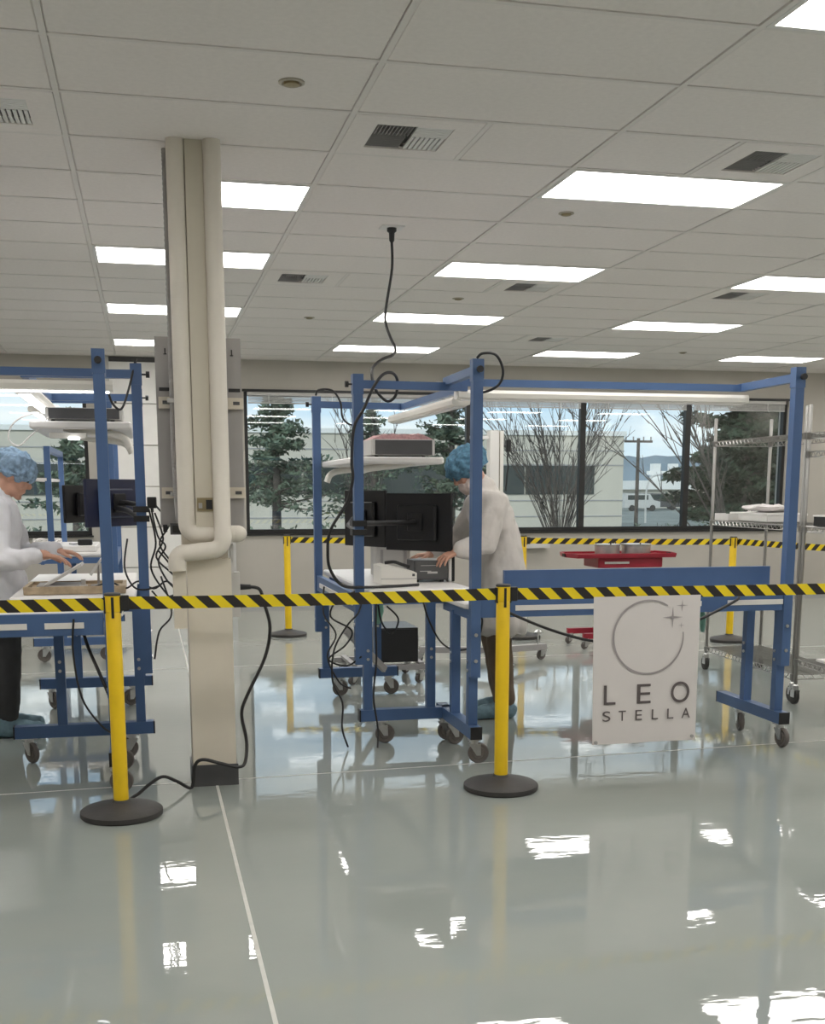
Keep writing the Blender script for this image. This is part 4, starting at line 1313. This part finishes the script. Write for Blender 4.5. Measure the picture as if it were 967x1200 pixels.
def person(label, loc, rz, P):
    t = thing('person', label, 'person', loc, rz)
    V = Vector
    hp = P['head']; pitch = P['pitch']
    R = Matrix.Rotation(pitch, 3, 'Y')
    yawm = Matrix.Rotation(P.get('head_yaw', 0), 3, 'Z')
    R = yawm @ R
    def hd(x, y, z):
        return V(hp) + R @ V((x, y, z))
    b = MB()
    # head
    b.ellipsoid(hd(-.012, 0, .02), (.095, .076, .10), 20, 14, R)
    b.ellipsoid(hd(.025, 0, -.055), (.070, .058, .062), 18, 12, R)
    b.ellipsoid(hd(.050, 0, -.01), (.045, .060, .07), 18, 12, R)
    b.ellipsoid(hd(.100, 0, -.018), (.020, .013, .020), 10, 8, R)
    b.ellipsoid(hd(.092, 0, .005), (.014, .010, .030), 10, 8, R)
    b.ellipsoid(hd(.080, 0, .030), (.018, .052, .012), 12, 8, R)
    b.ellipsoid(hd(.088, 0, -.055), (.012, .026, .007), 12, 8, R)
    b.ellipsoid(hd(.086, 0, -.066), (.012, .022, .007), 12, 8, R)
    b.ellipsoid(hd(.072, 0, -.100), (.024, .026, .020), 12, 8, R)
    for s in (-1, 1):
        b.ellipsoid(hd(-.005, s * .078, -.012), (.020, .010, .032), 10, 8, R)
        b.ellipsoid(hd(.062, s * .040, -.030), (.022, .022, .022), 10, 8, R)
    # neck, torso, pelvis
    nk = V(P['neck']); ch = V(P['chest']); hip = V(P['hip'])
    limb(b, [hd(-.025, 0, -.06), nk], [.056, .060])
    b.ellipsoid(ch, (.115, .165, .20), 18, 12)
    b.ellipsoid((ch + hip) / 2, (.105, .150, .20), 18, 12)
    b.ellipsoid(hip, (.115, .165, .12), 18, 12)
    limb(b, [nk, ch + V((.0, 0, .10))], [.065, .09])
    # arms, hands
    for key, sg in (('l', 1), ('r', -1)):
        sh, el, wr = [V(q) for q in P['arm_' + key]]
        limb(b, [ch + V((0, sg * .08, .12)), sh, el, wr], [.07, .058, .042, .028])
        hand(b, wr, P['hand_' + key][0], P['hand_' + key][1], (0, -sg, 0), P.get('curl', .35), P.get('spread', .16))
    # legs
    for sg, ft in ((1, P['foot_l']), (-1, P['foot_r'])):
        ft = V(ft)
        kn = V((ft.x * .5 + hip.x * .5 + .035, ft.y * .9, .50))
        limb(b, [hip + V((0, sg * .09, -.04)), kn, ft + V((0, 0, .09))], [.085, .058, .040])
        limb(b, [ft + V((-.03, 0, .05)), ft + V((.12, 0, .035)), ft + V((.17, 0, .03))], [.042, .036, .026])
    body = organic(b, 'body', SKIN, t, .0048, 3)
    for s in (-1, 1):
        MB().ellipsoid(hd(.083, s * .033, .008), (.010, .011, .009), 10, 8, R).build('eye', GREYD, body, local=True, smooth=True)
    # trousers and shoe covers
    tr = MB()
    for sg, ft in ((1, P['foot_l']), (-1, P['foot_r'])):
        ft = V(ft)
        kn = V((ft.x * .5 + hip.x * .5 + .03, ft.y * .9, .50))
        limb(tr, [hip + V((0, sg * .08, -.02)), kn, ft + V((-.005, 0, .14))], [.115, .085, .072])
        sc = MB()
        limb(sc, [ft + V((-.045, 0, .052)), ft + V((.06, 0, .055)), ft + V((.17, 0, .045))], [.052, .054, .044])
        sc.tube([ft + V((-.01, 0, .04)), ft + V((-.01, 0, .13))], [.058, .062], 14)
        k = len(sc.v)
        sc.v = [(p[0], p[1], max(.002, p[2])) for p in sc.v]
        organic(sc, 'shoe_cover', SHOEC, t, .008, 3, .006, 30)
    tr.ellipsoid(hip, (.13, .18, .14), 18, 10)
    organic(tr, 'trousers', P['trouser'], t, .009, 4, .008, 9)
    # coat: torso loft, sleeves, collar
    co = MB()
    rings = []
    for (x, z, rx, ry) in P['coat']:
        rings.append([(x + rx * math.cos(2 * PI * k / 28), ry * math.sin(2 * PI * k / 28) * (1 if True else 1), z) for k in range(28)])
    co.quadgrid(rings)
    for key, sg in (('l', 1), ('r', -1)):
        sh, el, wr = [V(q) for q in P['arm_' + key]]
        cuff = el + (wr - el) * .90
        limb(co, [ch + V((0, sg * .10, .10)), sh, el], [.105, .083, .066])
        limb(co, [el, el + (cuff - el) * .6, cuff], [.066, .058, .045])
    limb(co, [nk + V((-.020, 0, -.045)), nk + V((-.012, 0, .018))], [.105, .084])
    coat = organic(co, 'lab_coat', P['coat_mat'], t, .008, 2, .020, 8, .012)
    # front placket line and collar
    limb_c = MB()
    # hairnet
    hn_ = MB()
    hn_.ellipsoid(hd(-.020, 0, .052), P.get('net', (.132, .112, .098)), 24, 16, R)
    net = organic(hn_, 'hairnet', P.get('net_mat', HAIRNET), t, .007, 1, .016, 28)
    pts = [hd(-.020 + .118 * math.cos(a), .100 * math.sin(a), .004 + .03 * math.cos(a)) for a in [2 * PI * k / 28 for k in range(29)]]
    MB().tube(pts, .007, 6).build('elastic_band', P.get('net_mat', HAIRNET), net, local=True, smooth=True)
    if P.get('beard'):
        bc = MB()
        bc.ellipsoid(hd(.028, 0, -.072), (.082, .074, .066), 18, 12, R)
        organic(bc, 'beard_cover', BEARDNET, t, .007, 2, .008, 30)
    return t

person('person in cream lab coat and blue hairnet leaning over the central bench', (2.20, 7.12, 0), PI, dict(
    net=(.146, .118, .10), head=(.212, 0, 1.578), pitch=math.radians(36), neck=(.115, 0, 1.455), chest=(.07, 0, 1.26), hip=(-.01, 0, .92),
    arm_l=[(.085, .185, 1.385), (.165, .275, 1.13), (.345, .262, 1.092)], hand_l=[(.88, .10, -.38), (-.25, -.25, -1)],
    arm_r=[(.10, -.185, 1.385), (.20, -.25, 1.13), (.40, -.20, 1.05)], hand_r=[(.95, 0, -.1), (0, 0, -1)],
    foot_l=(-.01, .10, 0), foot_r=(-.06, -.11, 0), trouser=TROUSER, coat_mat=COATM, beard=True, curl=.30, spread=.30,
    coat=[(.0, .545, .170, .235), (.0, .60, .175, .238), (-.005, .75, .172, .230), (-.005, .92, .165, .222), (.01, 1.08, .155, .210), (.04, 1.22, .150, .212), (.065, 1.34, .140, .205), (.085, 1.42, .115, .165), (.10, 1.46, .075, .10)]))
person('person in white lab coat and blue hairnet working at the left bench', (-.865, 7.22, 0), 0.0, dict(
    head=(.125, 0, 1.545), pitch=math.radians(30), neck=(.035, 0, 1.41), chest=(.02, 0, 1.22), hip=(-.02, 0, .90),
    arm_l=[(.03, .18, 1.35), (.12, .25, 1.08), (.34, .08, 1.10)], hand_l=[(.95, -.1, -.12), (0, 0, -1)],
    arm_r=[(.03, -.18, 1.35), (.06, -.30, 1.07), (.30, -.36, 1.10)], hand_r=[(.95, .05, -.22), (0, 0, -1)],
    foot_l=(.0, .10, 0), foot_r=(.02, -.09, 0), trouser=TROUSERD, coat_mat=COATW, net_mat=HAIRNET_L, curl=.28, spread=.14,
    coat=[(.0, .66, .175, .232), (.0, .70, .178, .235), (-.005, .80, .172, .230), (-.01, .92, .165, .222), (-.005, 1.06, .150, .205), (.01, 1.20, .145, .208), (.02, 1.31, .135, .20), (.025, 1.385, .11, .16), (.03, 1.42, .07, .10)]))

# ------------------------------------------------------------------ outside
GRASS = mat('ground_outside', (0.20, 0.21, 0.18), .9, var=.3, vscale=.3)
FACADE = mat('facade_pale', (0.58, 0.54, 0.46), .85, var=.04, vscale=1)
DARKGL = mat('dark_window_band', (0.035, 0.045, 0.042), .15)
FOL1 = mat('needles_dark', (0.030, 0.052, 0.028), .8, var=.5, vscale=2)
FOL2 = mat('needles_grey_green', (0.12, 0.16, 0.11), .8, var=.5, vscale=2)
SHRUB = mat('shrub_leaves', (0.13, 0.16, 0.11), .8, var=.6, vscale=3)
BARK = mat('bark_grey', (0.10, 0.085, 0.075), .9, var=.3)
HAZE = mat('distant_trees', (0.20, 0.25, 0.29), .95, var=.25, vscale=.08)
GZ = -.9
tag(MB().box(-60, 160, 15.6, 320, GZ - .3, GZ).build('ground', GRASS), 'grey green ground outside the windows', 'ground', kind='structure')
# long pale building
t = thing('office_building', 'long pale office building with dark window band outside', 'building', (-5, 62, GZ))
MB().box(-34, 25.6, 60, 75, GZ, 4.30).build('wall', FACADE, t)
MB().box(-34.1, 25.7, 59.9, 75, 4.30, 4.55).build('parapet', WHITE, t)
for z in (2.74, 3.50, .85, .0):
    MB().box(-34, 25.62, 59.97, 60.01, z - .03, z + .03).build('panel_joint', GREYM, t)
for x in range(-32, 24, 4):
    x1 = min(x + 3.9, 24.3)
    MB().box(x, x1, 59.93, 60.02, 1.19, 2.70).build('window', DARKGL, t)
# distant low building, hill, pole, lamp, vans
t = thing('warehouse', 'distant low pale warehouse with white roof beyond the car park', 'building', (70, 140, GZ))
MB().box(60.5, 86, 136, 152, GZ, 1.4).build('wall', FACADE, t)
MB().box(60.0, 86.5, 135.5, 152, 1.4, 2.5).build('roof', WHITE, t)
for x in (62.5, 64.9):
    MB().box(x, x + 1.0, 137, 138, 2.5, 4.6).build('chimney', WHITE, t)
MB().box(62.0, 66.5, 137.1, 137.9, 3.2, 3.7).build('roof_unit', WHITE, t)
for x in (61.5, 65, 68.5, 72):
    MB().box(x, x + 2.6, 135.9, 136.02, -.2, .9).build('window', DARKGL, t)
random.seed(2)
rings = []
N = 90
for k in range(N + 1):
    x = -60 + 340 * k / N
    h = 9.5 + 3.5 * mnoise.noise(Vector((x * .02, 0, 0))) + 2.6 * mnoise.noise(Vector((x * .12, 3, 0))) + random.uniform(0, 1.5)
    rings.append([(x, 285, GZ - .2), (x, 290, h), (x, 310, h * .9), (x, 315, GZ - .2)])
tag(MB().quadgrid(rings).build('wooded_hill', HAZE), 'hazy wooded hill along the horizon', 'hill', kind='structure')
t = thing('utility_pole', 'tall wooden utility pole with crossarm beyond the office building', 'utility pole', (30.85, 70, GZ))
MB().cyl((30.85, 70, GZ), (30.85, 70, 4.65), .13, .10, 10).build('pole', BARK, t)
MB().bar((29.9, 70, 4.45), (31.8, 70, 4.45), .12, .14).build('crossarm', BARK, t)
for x in (30.0, 30.5, 31.2, 31.7):
    MB().cyl((x, 70, 4.5), (x, 70, 4.75), .05, n=8).build('insulator', GREYM, t)
t = thing('street_lamp', 'curved street lamp in the car park beyond the windows', 'street lamp', (34.2, 76, GZ))
MB().tube(spline([(34.2, 76, GZ), (34.2, 76, 1.2), (34.5, 76, 2.2), (35.2, 76, 2.45), (36.0, 76, 2.45)], 5), .07, 8).build('pole', GREYL, t, smooth=True)
MB().box(35.8, 36.7, 75.85, 76.15, 2.38, 2.5).build('lamp_head', GREYL, t)
def van(label, x, y, col, L=4.6):
    t = thing('parked_van', label, 'van', (x, y, GZ))
    MB().prism([(0, .35), (L, .35), (L, 1.0), (L * .82, 1.15), (L * .70, 1.85), (.05, 1.9), (0, 1.2)], (x, y, GZ), (1, 0, 0), (0, 0, 1), (0, 1, 0), 1.8).build('body', col, t)
    MB().box(x + .4, x + L * .66, y - .01, y + .02, GZ + 1.2, GZ + 1.7).build('side_window', DARKGL, t)
    for q in (.9, L - .9):
        MB().cyl((x + q, y - .02, GZ + .33), (x + q, y + .25, GZ + .33), .33, n=16).build('wheel', RUBBER, t)
van('white parked van farthest right in the car park outside', 57.0, 128, WHITE)
van('dark parked van in the middle of the car park outside', 54.5, 122, GREYD)
van('pale grey parked van nearest the office building outside', 50.6, 118, GREYL, 4.2)

def foliage(mb, c, r, n, size, rng, squash=.6):
    for _ in range(n):
        while True:
            p = Vector((rng.uniform(-1, 1), rng.uniform(-1, 1), rng.uniform(-1, 1)))
            if p.length < 1:
                break
        q = Vector(c) + Vector((p.x * r[0], p.y * r[1], p.z * r[2]))
        a = Vector((rng.uniform(-1, 1), rng.uniform(-1, 1), rng.uniform(-squash, squash))).normalized() * size * rng.uniform(.6, 1.3)
        b = a.cross(Vector((rng.uniform(-1, 1), rng.uniform(-1, 1), rng.uniform(-1, 1)))).normalized() * size * .35
        i = len(mb.v)
        mb.v += [tuple(q - a), tuple(q + b), tuple(q + a), tuple(q - b)]
        mb.f.append((i, i + 1, i + 2, i + 3))

def conifer(label, x, y, h, rad, z_low, mt, seed, dens=1.0, size=.16):
    rng = random.Random(seed)
    t = thing('evergreen_tree', label, 'tree', (x, y, GZ))
    MB().tube([(x, y, GZ), (x + .05, y, GZ + h * .5), (x, y, GZ + h)], [.16, .11, .03], 9).build('trunk', BARK, t, smooth=True)
    br, fo = MB(), MB()
    z = GZ + z_low
    while z < GZ + h - .2:
        f = 1 - (z - GZ - z_low) / (h - z_low)
        R_ = rad * (f ** .7) * rng.uniform(.65, 1.1)
        for _ in range(3):
            a = rng.uniform(0, 2 * PI)
            tip = Vector((x + R_ * math.cos(a), y + R_ * math.sin(a), z + R_ * rng.uniform(-.15, .25)))
            br.tube([(x, y, z), tuple(tip)], [.035, .008], 5)
            for k in range(1, 6):
                c = Vector((x, y, z)).lerp(tip, k / 5.2)
                foliage(fo, c, (R_ * .22, R_ * .22, .16), int(26 * dens), size, rng)
        z += rng.uniform(.12, .24)
    br.build('branches', BARK, t)
    fo.build('foliage', mt, t)
    return t

conifer('tall dark evergreen tree outside the right end window', 14.6, 26.5, 9.5, 2.1, .3, FOL1, 21, 2.2, .14)
conifer('second dark evergreen filling the right window edge outside', 17.4, 29.5, 9.0, 1.9, .3, FOL1, 22, 1.1, .16)
conifer('grey green evergreen outside the window just right of the column', 3.6, 33, 5.3, 1.7, 1.9, FOL2, 23, .62, .11)
conifer('grey green evergreen outside behind the central blue posts', 6.6, 34, 5.0, 1.3, 1.6, FOL2, 24, .35, .10)
conifer('grey green evergreen outside behind the shelf with pink wrap', 9.5, 36, 6.0, 1.8, 1.8, FOL2, 25, .55, .12)
conifer('small evergreen outside the far left window', -1.9, 34, 4.6, 1.3, 1.6, FOL2, 26, .6, .13)

def bare_tree(label, x, y, h, spread, stems, seed, lean=(0, 0), twigs=6, r0=.012):
    rng = random.Random(seed)
    t = thing('bare_tree', label, 'tree', (x, y, GZ))
    MB().tube([(x, y, GZ), (x + lean[0] * .1, y, GZ + h * .18)], [.13, .07], 10).build('trunk', BARK, t, smooth=True)
    br = MB()
    for _ in range(stems):
        a = rng.uniform(0, 2 * PI); s = rng.uniform(.15, 1) * spread
        L = h * rng.uniform(.7, 1.0)
        p0 = Vector((x, y, GZ + h * rng.uniform(.05, .2)))
        p3 = Vector((x + s * math.cos(a) + lean[0], y + s * math.sin(a) * .6 + lean[1], GZ + L))
        p1 = p0.lerp(p3, .35) + Vector((0, 0, h * .06)); p2 = p0.lerp(p3, .7) + Vector((0, 0, h * .04))
        pts = spline([p0, p1, p2, p3], 4)
        br.tube(pts, [r0 * (1 - .85 * k / (len(pts) - 1)) for k in range(len(pts))], 5)
        for _k in range(twigs):
            i = rng.randint(3, len(pts) - 2)
            q = pts[i]
            d = (pts[i + 1] - pts[i]).normalized() + Vector((rng.uniform(-.7, .7), rng.uniform(-.5, .5), rng.uniform(-.1, .4)))
            d.normalize()
            ln = rng.uniform(.4, 1.2) * h * .14
            e = q + d * ln
            br.tube([q, q.lerp(e, .5) + Vector((0, 0, .03)), e], [.011, .008, .004], 4)
            if rng.random() < .6:
                g = q.lerp(e, .6)
                br.tube([g, g + (d + Vector((rng.uniform(-.6, .6), 0, rng.uniform(0, .6)))).normalized() * ln * .5], [.007, .003], 4)
    br.build('branches', BARK, t)
    return t
bare_tree('bare winter tree with fanned stems outside the middle window', 10.25, 28, 5.2, 2.6, 64, 31)
bare_tree('bare winter tree with slanting branches beside the dark evergreen outside', 12.9, 24.0, 6.2, 2.6, 9, 32, lean=(-2.4, 0), twigs=14, r0=.020)
bare_tree('thin bare tree outside behind the central posts', 5.6, 30, 4.9, 1.3, 12, 33, twigs=9, r0=.016)

def shrub(label, x, y, w, h, seed, n=900):
    rng = random.Random(seed)
    t = thing('shrub', label, 'shrub', (x, y, GZ), group='shrubs outside the windows')
    st = MB()
    for _ in range(9):
        a = rng.uniform(0, 2 * PI)
        st.tube([(x, y, GZ), (x + w * .6 * math.cos(a), y + w * .4 * math.sin(a), GZ + h * rng.uniform(.6, .95))], [.02, .006], 5)
    st.build('stems', BARK, t)
    fo = MB()
    for _ in range(16):
        c = (x + rng.uniform(-.7, .7) * w, y + rng.uniform(-.4, .4) * w, GZ + h * rng.uniform(.35, .85))
        foliage(fo, c, (w * .3, w * .3, h * .18), n // 16, .07, rng, 1.0)
    fo.build('leaves', SHRUB, t)
for k, (x, y, w, h, l) in enumerate((
        (2.1, 20.5, .9, 1.75, 'leafy shrub outside the window, first right of the column'), (3.4, 20.8, .95, 1.9, 'leafy shrub outside behind the farther central post'),
        (4.7, 21, .9, 1.7, 'leafy shrub outside behind the central monitors'), (7.6, 24, 1.0, 1.8, 'leafy shrub outside right of the person in cream coat'),
        (-1.15, 20, .8, 1.9, 'leafy shrub outside the left window, nearest the white door'), (-2.2, 20.4, .8, 1.8, 'leafy shrub outside at the far left edge'),
        (11.8, 25, 1.1, 1.7, 'leafy shrub outside below the dark evergreen'), (13.4, 23.0, .8, 1.9, 'leafy shrub outside at the right end window'))):
    shrub(l, x, y, w, h, 50 + k)
